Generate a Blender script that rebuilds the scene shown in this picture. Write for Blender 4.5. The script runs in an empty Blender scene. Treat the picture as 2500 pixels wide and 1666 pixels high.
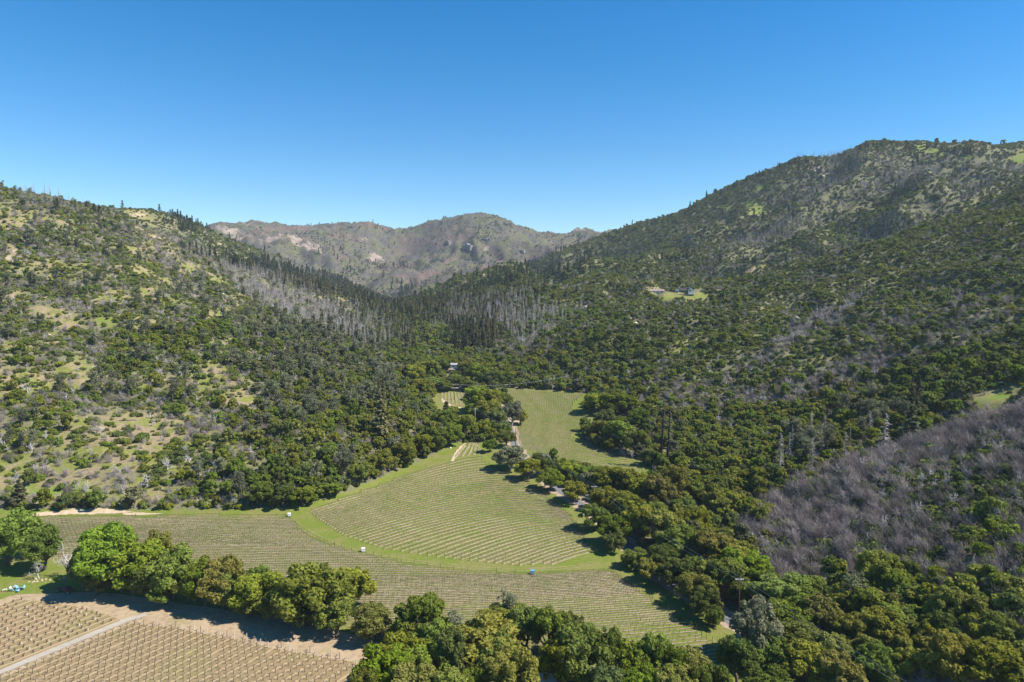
import bpy, math, random
import numpy as np
from mathutils import Vector, Matrix, geometry

# ---------------------------------------------------------------- camera, sky, sun, exposure
SC = bpy.context.scene
COL = SC.collection
PW, PH, F = 2500.0, 1666.0, 1667.0
PITCH = math.radians(3.9)
CAMZ = 95.0
SUN_EL = math.radians(49.0)
SUN_DIR = Vector((0.984 * math.cos(SUN_EL), -0.178 * math.cos(SUN_EL), math.sin(SUN_EL))).normalized()

cam_d = bpy.data.cameras.new('camera')
cam_d.sensor_width = 36.0
cam_d.lens = 36.0 * F / PW
cam_d.clip_start = 0.5
cam_d.clip_end = 60000.0
cam = bpy.data.objects.new('camera', cam_d)
COL.objects.link(cam)
cam.location = (0, 0, CAMZ)
cam.rotation_euler = (math.pi / 2 - PITCH, 0, 0)
SC.camera = cam

world = bpy.data.worlds.new('World')
SC.world = world
world.use_nodes = True
wn = world.node_tree
wn.nodes.clear()
sky = wn.nodes.new('ShaderNodeTexSky')
sky.sky_type = 'NISHITA'
sky.sun_disc = False
sky.sun_elevation = SUN_EL
sky.sun_rotation = math.atan2(SUN_DIR.x, SUN_DIR.y)
sky.altitude = 300.0
sky.air_density = 1.0
sky.dust_density = 0.0
sky.ozone_density = 2.0
sat = wn.nodes.new('ShaderNodeHueSaturation'); sat.inputs['Saturation'].default_value = 1.48
bg = wn.nodes.new('ShaderNodeBackground')
bg.inputs['Strength'].default_value = 0.088
wo = wn.nodes.new('ShaderNodeOutputWorld')
wn.links.new(sky.outputs[0], sat.inputs['Color'])
wn.links.new(sat.outputs[0], bg.inputs['Color'])
wn.links.new(bg.outputs[0], wo.inputs['Surface'])

sun_d = bpy.data.lights.new('sun', 'SUN')
sun_d.energy = 5.0
sun_d.angle = math.radians(0.5)
sun_d.color = (1.0, 0.955, 0.88)
sun = bpy.data.objects.new('sun', sun_d)
COL.objects.link(sun)
sun.rotation_euler = (-SUN_DIR).to_track_quat('-Z', 'Y').to_euler()

SC.view_settings.view_transform = 'Standard'
SC.view_settings.look = 'None'
SC.view_settings.exposure = 0.92
SC.view_settings.gamma = 1.0
SC.view_settings.use_curve_mapping = False
cy = SC.cycles
cy.max_bounces = 5
cy.diffuse_bounces = 4
cy.glossy_bounces = 1
cy.transmission_bounces = 4
cy.transparent_max_bounces = 4
cy.volume_bounces = 0
cy.caustics_reflective = False
cy.caustics_refractive = False
cy.use_denoising = True

rng = np.random.default_rng(7)
random.seed(7)
CT, ST = math.cos(PITCH), math.sin(PITCH)

# ---------------------------------------------------------------- projection helpers
def ray_slope(px, py):
    """per metre of +Y: sideways step and climb of the sight line through a photo pixel"""
    x = (np.asarray(px, float) - PW / 2) / F
    y = -(np.asarray(py, float) - PH / 2) / F
    dy = CT + y * ST
    return x / dy, (y * CT - ST) / dy

def at_depth(px, py, d):
    sx, sz = ray_slope(px, py)
    return sx * d, np.asarray(d, float) * 1.0, CAMZ + sz * d

def project(X, Y, Z):
    zc = Y * CT - (Z - CAMZ) * ST
    yc = Y * ST + (Z - CAMZ) * CT
    zc = np.maximum(zc, 1.0)
    return PW / 2 + F * X / zc, PH / 2 - F * yc / zc

# ---------------------------------------------------------------- noise
def _hash(ix, iy, seed):
    n = (ix.astype(np.int64) * 374761393 + iy.astype(np.int64) * 668265263 + seed * 974634777) & 0x7fffffff
    n = ((n ^ (n >> 13)) * 1274126177) & 0x7fffffff
    return ((n ^ (n >> 16)) & 0xffff) / 65535.0

def pnoise(x, y, seed=0):
    x = np.asarray(x, float); y = np.asarray(y, float)
    ix = np.floor(x); iy = np.floor(y)
    fx = x - ix; fy = y - iy
    u = fx * fx * fx * (fx * (fx * 6 - 15) + 10); v = fy * fy * fy * (fy * (fy * 6 - 15) + 10)
    def g(ax, ay, dx, dy):
        a = _hash(ax, ay, seed) * 2 * np.pi
        return np.cos(a) * dx + np.sin(a) * dy
    n00 = g(ix, iy, fx, fy); n10 = g(ix + 1, iy, fx - 1, fy)
    n01 = g(ix, iy + 1, fx, fy - 1); n11 = g(ix + 1, iy + 1, fx - 1, fy - 1)
    return 1.45 * ((n00 * (1 - u) + n10 * u) * (1 - v) + (n01 * (1 - u) + n11 * u) * v)

def fbm(x, y, seed=0, octv=4, gain=0.5):
    s = 0; a = 1.0; t = 0
    for k in range(octv):
        s = s + a * pnoise(x * 2 ** k, y * 2 ** k, seed + 11 * k); t += a; a *= gain
    return s / t

def ridged(x, y, seed=0, octv=4, gain=0.5):
    s = 0; a = 1.0; t = 0
    for k in range(octv):
        s = s + a * (1 - 2.2 * np.abs(pnoise(x * 2 ** k, y * 2 ** k, seed + 11 * k))); t += a; a *= gain
    return s / t

# ---------------------------------------------------------------- terrain: hills laid out from sight lines and distances
class Layer:
    def __init__(s, pix, extra=(), c=45.0):
        P = [np.array(at_depth(*p)).astype(float) for p in pix] + [np.array(e, float) for e in extra]
        P = np.array(P); s.c = c
        s.cx, s.cy = P[:, 0], P[:, 1]; n = len(P)
        D = np.sqrt((s.cx[:, None] - s.cx) ** 2 + (s.cy[:, None] - s.cy) ** 2 + c * c)
        A = np.zeros((n + 3, n + 3)); A[:n, :n] = D + np.eye(n) * -0.0
        Q = np.c_[np.ones(n), s.cx / 500, s.cy / 500]
        A[:n, n:] = Q; A[n:, :n] = Q.T
        s.w = np.linalg.lstsq(A, np.r_[P[:, 2], 0, 0, 0], rcond=None)[0]
        s.zmax = P[:, 2].max() + 15
    def __call__(s, X, Y):
        out = s.w[-3] + s.w[-2] * X / 500 + s.w[-1] * Y / 500
        for i in range(len(s.cx)):
            out = out + s.w[i] * np.sqrt((X - s.cx[i]) ** 2 + (Y - s.cy[i]) ** 2 + s.c ** 2)
        return np.clip(out, -60, s.zmax)

FY = np.array([0, 200, 285, 345, 425, 510, 600, 700, 900, 1100, 1600, 2200, 3000, 6000.0])
FZ = np.array([0, 0.5, 3, 7, 13, 21, 32, 42, 58, 68, 70, 74, 90, 90.0])
def floor_z(X, Y):
    return np.interp(Y, FY, FZ)

def back(pix, dd, drop):
    """points behind a crest, so that the hill falls away on its far side"""
    out = []
    for p in pix:
        x, y, z = at_depth(*p)
        k = (y + dd) / y
        out.append((x * k, y + dd, z - drop))
    return out

crestL = [(-300, 430, 800), (0, 466, 790), (100, 486, 810), (200, 508, 840), (260, 527, 870), (350, 572, 930), (500, 632, 985), (650, 680, 1030), (800, 715, 1075), (930, 750, 1110)]
L_left = Layer(crestL + [
    (-300, 1250, 280), (0, 1236, 286), (300, 1230, 288), (600, 1236, 286), (740, 1222, 292), (860, 1180, 312), (1000, 1118, 356), (1070, 1075, 386), (1030, 1000, 455), (985, 915, 575), (960, 850, 720), (940, 800, 900),
    (-300, 1000, 365), (0, 1010, 368), (300, 1010, 372), (600, 1000, 385), (850, 990, 428),
    (-300, 800, 480), (0, 810, 480), (300, 805, 505), (600, 830, 535), (800, 850, 600), (880, 820, 760),
    (-300, 640, 620), (0, 650, 615), (250, 650, 650), (480, 705, 730), (680, 755, 800), (830, 775, 900)],
    back(crestL, 220, 70) + [(0, 300, -45), (60, 480, -35), (-20, 800, 0), (120, 1200, 10), (300, 300, -80), (-300, 120, -50), (0, 120, -50), (-60, 2000, 30)])

crestL2 = [(-300, 470, 1350), (100, 490, 1320), (200, 497, 1310), (270, 514, 1310), (330, 512, 1310), (390, 520, 1330), (440, 535, 1370), (485, 556, 1420), (545, 582, 1480), (620, 606, 1560), (720, 645, 1650), (820, 685, 1720), (890, 722, 1760)]
crestL2 = [(a, b + 7, c) for a, b, c in crestL2]
L_left2 = Layer(crestL2 + [(300, 560, 1180), (450, 600, 1200), (560, 636, 1240), (650, 660, 1300), (760, 690, 1400), (860, 725, 1500), (930, 745, 1560)],
    back(crestL2, 250, 90) + [(300, 1500, 20), (-700, 600, 0), (0, 700, -40), (0, 2600, 80)])

skyF = [(300, 590, 3000), (450, 590, 3000), (520, 572, 2950), (560, 556, 2920), (600, 544, 2900), (640, 541, 2900), (700, 550, 2900), (760, 557, 2950), (800, 552, 3000), (850, 550, 3000), (905, 548, 3000), (960, 572, 3100), (1000, 560, 3000), (1060, 538, 2950), (1120, 529, 2900), (1165, 518, 2850), (1210, 530, 2850), (1260, 558, 2900), (1320, 568, 2950), (1370, 574, 2950), (1400, 574, 2900), (1440, 575, 2900), (1500, 580, 2900), (1550, 560, 2700), (1620, 540, 2650), (1700, 545, 2700), (1800, 560, 2700)]
skyF = [(a, b + 6, c) for a, b, c in skyF]
L_far = Layer(skyF + [
    (560, 600, 2500), (640, 590, 2550), (720, 600, 2550), (800, 640, 2350), (690, 640, 2250), (760, 680, 2100), (850, 690, 2150), (900, 720, 2050),
    (820, 600, 2700), (900, 630, 2650), (880, 670, 2450), (945, 665, 2600), (960, 700, 2300), (970, 735, 1950),
    (1000, 620, 2780), (1000, 655, 2620), (1060, 600, 2700), (1100, 630, 2450), (1040, 690, 2100), (1010, 715, 1950),
    (1165, 570, 2650), (1180, 610, 2400), (1130, 660, 2150), (1080, 710, 1850), (1230, 640, 2250), (1250, 600, 2600), (1320, 620, 2550), (1380, 610, 2650), (1450, 610, 2600), (1300, 660, 2200)],
    back(skyF, 400, 160) + [(-600, 1600, 60), (0, 1500, 60), (700, 1700, 60)], c=30.0)

crestR = [(1440, 602, 1850), (1530, 566, 1800), (1600, 537, 1750), (1660, 520, 1700), (1720, 492, 1650), (1780, 457, 1620), (1850, 425, 1570), (1920, 397, 1520), (1950, 388, 1500), (1980, 390, 1500), (2010, 408, 1515), (2035, 406, 1515), (2075, 380, 1500), (2110, 354, 1485), (2140, 349, 1480), (2190, 355, 1470), (2250, 356, 1460), (2330, 366, 1460), (2420, 374, 1450), (2500, 371, 1440), (2800, 375, 1420)]
L_right = Layer(crestR + [
    (1370, 632, 1620), (1260, 668, 1400), (1150, 700, 1230), (1050, 732, 1110), (1010, 760, 1000),
    (1600, 600, 1480), (1750, 560, 1420), (1900, 500, 1380), (2000, 460, 1350), (2150, 430, 1300), (2350, 420, 1280), (2500, 420, 1260), (2800, 420, 1250),
    (1500, 650, 1250), (1700, 640, 1180), (1900, 590, 1150), (2100, 530, 1120), (2300, 480, 1080), (2600, 440, 1060),
    (1300, 705, 1120), (1180, 745, 1000), (1100, 790, 860)],
    back(crestR, 260, 90) + [(100, 1500, 30), (-400, 1400, -20), (200, 600, -30), (800, 600, -30), (-100, 2400, 60)], c=18.0)

crestM = [(2900, 330, 860), (2700, 390, 870), (2500, 458, 870), (2300, 548, 860), (2150, 606, 860), (1950, 662, 880), (1800, 694, 900), (1670, 712, 955), (1560, 712, 950), (1480, 692, 945), (1400, 688, 940), (1320, 725, 880)]
L_mid = Layer(crestM + [
    (2900, 560, 590), (2500, 640, 600), (2250, 720, 600), (1950, 770, 620), (1650, 815, 620), (1450, 850, 590), (1250, 850, 660), (1180, 860, 660),
    (2900, 760, 440), (2500, 800, 450), (2200, 890, 430), (1900, 900, 470), (1650, 930, 480), (1500, 930, 520), (1440, 958, 505), (1320, 948, 530), (1230, 925, 570),
    (2900, 900, 340), (2450, 950, 355), (2150, 1010, 370), (1900, 1060, 378), (1720, 1110, 365), (1620, 1150, 350), (1560, 1130, 372), (1470, 1060, 410), (1480, 1000, 450), (1700, 1250, 285), (1800, 1330, 250)],
    back(crestM, 160, 25) + [(20, 300, -8), (5, 400, 2), (-10, 480, 10), (-60, 560, 18), (-100, 650, 25), (-130, 850, 40), (60, 220, -12), (120, 170, -25), (400, 120, -40), (-400, 600, -60), (250, 240, 10), (330, 260, 24), (150, 1200, 40)])

crestS = [(2900, 900, 250), (2700, 950, 258), (2500, 1018, 265), (2350, 1072, 272), (2200, 1118, 280), (2000, 1172, 284), (1850, 1250, 280), (1775, 1300, 268)]
L_spur = Layer(crestS + [(2900, 1200, 200), (2500, 1210, 216), (2300, 1250, 226), (2100, 1300, 232), (1950, 1370, 225), (1800, 1400, 228), (2500, 1430, 174), (2300, 1480, 178), (2150, 1520, 183), (2000, 1530, 187), (2500, 1600, 153), (2300, 1640, 155), (2800, 1500, 155)],
    back(crestS, 75, 24) + [(-50, 250, -60), (30, 150, -25), (0, 80, -60), (200, 60, -30), (300, 500, -60), (100, 500, -80)], c=20.0)
LAYERS = [L_left, L_left2, L_far, L_right, L_mid, L_spur]
# relief noise per hill: (wavelength, amplitude, fine amplitude)
# each hill only stands between these distances; outside them its sheet dives below the valley
REACH = [(0, 1200), (1050, 1900), (1750, 4000), (750, 1950), (150, 1080), (60, 340)]
RELIEF = [(150, 12, 1.6), (220, 20, 2.5), (400, 84, 14), (230, 44, 3.5), (165, 22, 1.8), (60, 3, 0.8)]

def terrain(X, Y, want_layer=False):
    X = np.asarray(X, float); Y = np.asarray(Y, float)
    fz = floor_z(X, Y)
    z = fz.copy() if fz.shape else fz * 1.0
    best = np.full(np.shape(X), -1); bz = fz + 0.6
    for i, L in enumerate(LAYERS):
        h = L(X, Y)
        h = h - 0.45 * np.maximum(0, REACH[i][0] - Y) - 0.45 * np.maximum(0, Y - REACH[i][1])
        lam, amp, fine = RELIEF[i]
        up = np.clip((h - fz) / 35.0, 0, 1)
        wx = X + 0.25 * lam * fbm(X / lam, Y / lam, 50 + i, 2); wy = Y + 0.25 * lam * fbm(X / lam, Y / lam, 70 + i, 2)
        if i == 2:
            n = ridged(wx / lam, wy / lam, 5, 6, 0.56) * amp * 0.85 - amp * 0.16
            n = n * np.clip((2950 - Y) / 450, 0.30, 1) + 11 * ridged(wx / 95, wy / 95, 27, 3, 0.5)
        else:
            n = ridged(wx / lam, wy / lam, 5 + i, 3, 0.45) * amp - amp * 0.30
        if i == 0: n = n * np.clip((860 - Y) / 160, 0.25, 1)
        if i == 1: n = n * np.clip((1420 - Y) / 200, 0.10, 1)
        if i == 3: n = n * np.clip((1490 - Y) / 130, 0.16, 1)
        n = n + fine * fbm(X / 16, Y / 16, 90 + i, 3)
        h = h + up * n
        best = np.where(h > bz, i, best); bz = np.maximum(bz, h)
        k = 5.0
        d = np.clip(0.5 + 0.5 * (h - z) / k, 0, 1)
        z = z * (1 - d) + h * d + k * d * (1 - d)
    # knolls of bare rock on the far skyline
    xk, yk, zk = at_depth(1420, 560, 2900)
    z = z + 26 * np.exp(-(((X - xk) / 55) ** 2 + ((Y - yk) / 90) ** 2) ** 2)
    if want_layer:
        return z, best
    return z

def inside(px, py, poly):
    poly = np.asarray(poly, float); n = len(poly)
    px = np.asarray(px, float); py = np.asarray(py, float)
    c = np.zeros(px.shape, bool); j = n - 1
    for i in range(n):
        xi, yi = poly[i]; xj, yj = poly[j]
        c ^= ((yi > py) != (yj > py)) & (px < (xj - xi) * (py - yi) / (yj - yi + 1e-12) + xi)
        j = i
    return c

# ---------------------------------------------------------------- materials
def newmat(name):
    m = bpy.data.materials.new(name); m.use_nodes = True
    nt = m.node_tree; nt.nodes.clear()
    out = nt.nodes.new('ShaderNodeOutputMaterial')
    return m, nt, out

def N(nt, kind, **kw):
    n = nt.nodes.new(kind)
    for k, v in kw.items():
        setattr(n, k, v)
    return n

def noise_node(nt, scale, detail=4, rough=0.55, coord='Object', vec=None):
    n = N(nt, 'ShaderNodeTexNoise'); n.inputs['Scale'].default_value = scale
    n.inputs['Detail'].default_value = detail; n.inputs['Roughness'].default_value = rough
    if vec is None:
        tc = N(nt, 'ShaderNodeTexCoord'); nt.links.new(tc.outputs[coord], n.inputs['Vector'])
    else:
        nt.links.new(vec, n.inputs['Vector'])
    return n

def ramp(nt, src, stops):
    r = N(nt, 'ShaderNodeValToRGB')
    el = r.color_ramp.elements
    while len(el) < len(stops):
        el.new(0.5)
    for e, (p, c) in zip(el, stops):
        e.position = p; e.color = (*c, 1) if len(c) == 3 else c
    nt.links.new(src, r.inputs['Fac'])
    return r

def mixc(nt, fac, a, b, mode='MIX'):
    m = N(nt, 'ShaderNodeMix', data_type='RGBA', blend_type=mode)
    for sock, v in ((m.inputs[0], fac), (m.inputs[6], a), (m.inputs[7], b)):
        if hasattr(v, 'links'):
            nt.links.new(v, sock)
        elif isinstance(v, (int, float)):
            sock.default_value = v
        else:
            sock.default_value = (*v, 1)
    return m.outputs[2]

def mathn(nt, op, a, b=None, clamp=False):
    m = N(nt, 'ShaderNodeMath', operation=op, use_clamp=clamp)
    for s, v in zip(m.inputs, (a, b)):
        if v is None: continue
        if hasattr(v, 'links'): nt.links.new(v, s)
        else: s.default_value = v
    return m.outputs[0]

def attr(nt, name):
    a = N(nt, 'ShaderNodeAttribute', attribute_name=name)
    return a.outputs['Fac']

def finish(nt, out, color, rough=0.9, bump=None, bump_s=0.3, spec=0.15, dist=0.2):
    b = N(nt, 'ShaderNodeBsdfPrincipled')
    if hasattr(color, 'links'): nt.links.new(color, b.inputs['Base Color'])
    else: b.inputs['Base Color'].default_value = (*color, 1)
    b.inputs['Roughness'].default_value = rough
    b.inputs['Specular IOR Level'].default_value = spec
    if bump is not None:
        bn = N(nt, 'ShaderNodeBump'); bn.inputs['Strength'].default_value = bump_s; bn.inputs['Distance'].default_value = dist
        nt.links.new(bump, bn.inputs['Height']); nt.links.new(bn.outputs[0], b.inputs['Normal'])
    nt.links.new(b.outputs[0], out.inputs['Surface'])
    return b

def smoothf(nt, src, lo, hi):
    m = N(nt, 'ShaderNodeMapRange', interpolation_type='SMOOTHSTEP')
    nt.links.new(src, m.inputs['Value']); m.inputs['From Min'].default_value = lo; m.inputs['From Max'].default_value = hi
    return m.outputs[0]

def leaf_mat(name, col, col2, trans=0.38, var=0.28):
    m, nt, out = newmat(name)
    oi = N(nt, 'ShaderNodeObjectInfo')
    v = attr(nt, 'tone')
    c = mixc(nt, v, col, col2)
    hsv = N(nt, 'ShaderNodeHueSaturation')
    rr = N(nt, 'ShaderNodeMapRange'); nt.links.new(oi.outputs['Random'], rr.inputs['Value'])
    rr.inputs['To Min'].default_value = 1 - var; rr.inputs['To Max'].default_value = 1 + var
    nt.links.new(rr.outputs[0], hsv.inputs['Value'])
    r2 = mathn(nt, 'FRACT', mathn(nt, 'MULTIPLY', oi.outputs['Random'], 17.31))
    hr = N(nt, 'ShaderNodeMapRange'); nt.links.new(r2, hr.inputs['Value'])
    hr.inputs['To Min'].default_value = 0.485; hr.inputs['To Max'].default_value = 0.515
    nt.links.new(hr.outputs[0], hsv.inputs['Hue'])
    r3 = mathn(nt, 'FRACT', mathn(nt, 'MULTIPLY', oi.outputs['Random'], 41.77))
    sr = N(nt, 'ShaderNodeMapRange'); nt.links.new(r3, sr.inputs['Value'])
    sr.inputs['To Min'].default_value = 0.90; sr.inputs['To Max'].default_value = 1.06
    nt.links.new(sr.outputs[0], hsv.inputs['Saturation'])
    nt.links.new(c, hsv.inputs['Color'])
    b = N(nt, 'ShaderNodeBsdfPrincipled'); b.inputs['Roughness'].default_value = 0.7; b.inputs['Specular IOR Level'].default_value = 0.06
    nt.links.new(hsv.outputs[0], b.inputs['Base Color'])
    t = N(nt, 'ShaderNodeBsdfTranslucent'); nt.links.new(hsv.outputs[0], t.inputs['Color'])
    mx = N(nt, 'ShaderNodeMixShader'); mx.inputs[0].default_value = trans
    nt.links.new(b.outputs[0], mx.inputs[1]); nt.links.new(t.outputs[0], mx.inputs[2])
    nt.links.new(mx.outputs[0], out.inputs['Surface'])
    return m

def plain_mat(name, col, rough=0.85, var=0.25, scale=3.0, spec=0.2, bump=0.0, rnd=0.0):
    m, nt, out = newmat(name)
    n = noise_node(nt, scale, 5, 0.6)
    c = mixc(nt, n.outputs['Fac'], tuple(x * (1 - var) for x in col), tuple(min(1, x * (1 + var)) for x in col))
    if rnd:
        oi = N(nt, 'ShaderNodeObjectInfo'); hsv = N(nt, 'ShaderNodeHueSaturation')
        rr = N(nt, 'ShaderNodeMapRange'); nt.links.new(oi.outputs['Random'], rr.inputs['Value'])
        rr.inputs['To Min'].default_value = 1 - rnd; rr.inputs['To Max'].default_value = 1 + rnd
        nt.links.new(rr.outputs[0], hsv.inputs['Value']); nt.links.new(c, hsv.inputs['Color']); c = hsv.outputs[0]
    finish(nt, out, c, rough, n.outputs['Fac'] if bump else None, bump, spec)
    return m

M = {}
M['olive'] = leaf_mat('leaf_olive', (0.175, 0.190, 0.025), (0.245, 0.256, 0.038))
M['green'] = leaf_mat('leaf_green', (0.135, 0.180, 0.023), (0.200, 0.246, 0.036))
M['bright'] = leaf_mat('leaf_bright', (0.165, 0.228, 0.026), (0.228, 0.292, 0.040), 0.42, 0.15)
M['gold'] = leaf_mat('leaf_gold', (0.190, 0.184, 0.028), (0.250, 0.236, 0.042), var=0.15)
M['yellow'] = leaf_mat('leaf_yellow', (0.215, 0.208, 0.018), (0.290, 0.275, 0.032), var=0.18)
M['dark'] = leaf_mat('leaf_dark', (0.102, 0.130, 0.030), (0.156, 0.184, 0.042))
M['grey'] = leaf_mat('leaf_grey', (0.150, 0.155, 0.075), (0.215, 0.212, 0.110))
M['fir'] = leaf_mat('needle_fir', (0.060, 0.076, 0.030), (0.100, 0.118, 0.044), 0.2)
M['brown_fir'] = leaf_mat('needle_olive', (0.120, 0.114, 0.050), (0.168, 0.156, 0.070), 0.2)
M['pine'] = leaf_mat('needle_grey_pine', (0.148, 0.155, 0.082), (0.212, 0.216, 0.120), 0.3)
M['shrub'] = leaf_mat('leaf_shrub', (0.122, 0.152, 0.030), (0.184, 0.214, 0.044))
M['chamise'] = leaf_mat('leaf_chamise', (0.148, 0.158, 0.036), (0.212, 0.216, 0.052), 0.3)
M['bark'] = plain_mat('bark_grey_brown', (0.11, 0.09, 0.07), 0.95, 0.35, 6, rnd=0.2)
M['pale_bark'] = plain_mat('bark_pale', (0.34, 0.31, 0.27), 0.9, 0.3, 6, rnd=0.15)
M['deadwood'] = plain_mat('dead_wood_grey', (0.43, 0.39, 0.37), 0.9, 0.25, 3, rnd=0.25)
M['deadbrush'] = plain_mat('dead_brush_mauve', (0.270, 0.228, 0.206), 0.9, 0.2, 2, rnd=0.5)
M['dead_trunk'] = plain_mat('dead_trunk_grey', (0.17, 0.15, 0.135), 0.9, 0.35, 3, rnd=0.3)
M['charred'] = plain_mat('charred_bark', (0.020, 0.018, 0.018), 0.9, 0.5, 3)
M['vinewood'] = plain_mat('vine_wood', (0.075, 0.056, 0.052), 0.9, 0.3, 5)
M['vine_shoot'] = leaf_mat('leaf_vine_bud', (0.16, 0.20, 0.04), (0.22, 0.26, 0.06), 0.3, 0.2)
M['postwood'] = plain_mat('weathered_post', (0.20, 0.17, 0.14), 0.9, 0.3, 6)
M['post_pale'] = plain_mat('pale_post', (0.52, 0.47, 0.40), 0.85, 0.2, 6)
M['steel_post'] = plain_mat('rusty_steel_post', (0.13, 0.085, 0.06), 0.7, 0.3, 8)
M['tube_white'] = plain_mat('white_grow_tube', (0.78, 0.76, 0.72), 0.6, 0.08, 8)
M['polewood'] = plain_mat('pole_wood', (0.105, 0.052, 0.030), 0.85, 0.25, 5)
M['pole_grey'] = plain_mat('pole_grey_wood', (0.30, 0.29, 0.28), 0.85, 0.2, 5)
M['arm'] = plain_mat('crossarm_pale', (0.70, 0.68, 0.64), 0.7, 0.12, 5)
M['insulator'] = plain_mat('insulator_glaze', (0.45, 0.47, 0.48), 0.3, 0.1, 5, spec=0.5)
M['wire'] = plain_mat('wire_aluminium', (0.42, 0.42, 0.43), 0.45, 0.1, 5, spec=0.5)
M['rock'] = plain_mat('rock_tan', (0.40, 0.31, 0.22), 0.95, 0.4, 0.5, bump=0.6)
M['rock_grey'] = plain_mat('rock_grey', (0.22, 0.20, 0.18), 0.95, 0.4, 0.5, bump=0.6)
M['rock_pale'] = plain_mat('rock_pale', (0.60, 0.53, 0.43), 0.95, 0.25, 0.5, bump=0.5)

# ---- ground materials
def land_material():
    """valley grass below, hillside litter, dry soil, grass and rock above; 'hill' says how far up the slope"""
    m, nt, out = newmat('land')
    big = noise_node(nt, 0.02, 6, 0.6); mid = noise_node(nt, 0.12, 6, 0.65); fine = noise_node(nt, 0.9, 5, 0.7); vfine = noise_node(nt, 1.6, 5, 0.7)
    litter = ramp(nt, fine.outputs['Fac'], [(0.28, (0.085, 0.084, 0.042)), (0.5, (0.138, 0.136, 0.068)), (0.72, (0.200, 0.184, 0.105))]).outputs[0]
    tan = ramp(nt, fine.outputs['Fac'], [(0.3, (0.170, 0.125, 0.075)), (0.55, (0.270, 0.205, 0.120)), (0.75, (0.34, 0.265, 0.165))]).outputs[0]
    grass = ramp(nt, fine.outputs['Fac'], [(0.3, (0.105, 0.118, 0.026)), (0.55, (0.175, 0.182, 0.042)), (0.75, (0.235, 0.222, 0.062))]).outputs[0]
    mixn = mathn(nt, 'ADD', mathn(nt, 'MULTIPLY', mid.outputs['Fac'], 0.65), mathn(nt, 'MULTIPLY', big.outputs['Fac'], 0.35))
    gr = smoothf(nt, mixn, 0.44, 0.56)
    green_attr = attr(nt, 'green')
    gr = mathn(nt, 'MAXIMUM', gr, green_attr)
    opencol = mixc(nt, gr, tan, grass)
    lush = ramp(nt, fine.outputs['Fac'], [(0.3, (0.10, 0.150, 0.022)), (0.7, (0.185, 0.235, 0.040))]).outputs[0]
    gn = mathn(nt, 'ADD', green_attr, mathn(nt, 'MULTIPLY', mathn(nt, 'SUBTRACT', mid.outputs['Fac'], 0.5), 1.4))
    opencol = mixc(nt, smoothf(nt, gn, 0.4, 0.8), opencol, lush)
    mm = mathn(nt, 'SUBTRACT', mid.outputs['Fac'], 0.5)
    op = smoothf(nt, mathn(nt, 'ADD', attr(nt, 'open'), mathn(nt, 'MULTIPLY', mm, 1.25)), 0.34, 0.60)
    c = mixc(nt, op, litter, opencol)
    rk = noise_node(nt, 0.09, 8, 0.75)
    rc = ramp(nt, rk.outputs['Fac'], [(0.3, (0.16, 0.115, 0.085)), (0.5, (0.34, 0.25, 0.17)), (0.68, (0.50, 0.38, 0.26))]).outputs[0]
    rf = smoothf(nt, mathn(nt, 'ADD', attr(nt, 'rocky'), mathn(nt, 'MULTIPLY', mathn(nt, 'SUBTRACT', rk.outputs['Fac'], 0.5), 2.4)), 0.55, 0.7)
    c = mixc(nt, rf, c, rc)
    # valley floor
    va = ramp(nt, vfine.outputs['Fac'], [(0.3, (0.085, 0.118, 0.016)), (0.55, (0.140, 0.168, 0.028)), (0.75, (0.190, 0.202, 0.046))]).outputs[0]
    vb = ramp(nt, vfine.outputs['Fac'], [(0.3, (0.125, 0.128, 0.032)), (0.6, (0.190, 0.178, 0.056)), (0.8, (0.26, 0.225, 0.094))]).outputs[0]
    v = mixc(nt, smoothf(nt, mixn, 0.45, 0.57), va, vb)
    wd = smoothf(nt, mathn(nt, 'ADD', attr(nt, 'wood'), mathn(nt, 'MULTIPLY', mm, 0.8)), 0.4, 0.6)
    v = mixc(nt, wd, v, litter)
    hl = smoothf(nt, mathn(nt, 'ADD', attr(nt, 'hill'), mathn(nt, 'MULTIPLY', mm, 1.0)), 0.3, 0.7)
    c = mixc(nt, hl, v, c)
    finish(nt, out, c, 0.95, fine.outputs['Fac'], 0.5, 0.1, 0.4)
    return m

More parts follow.
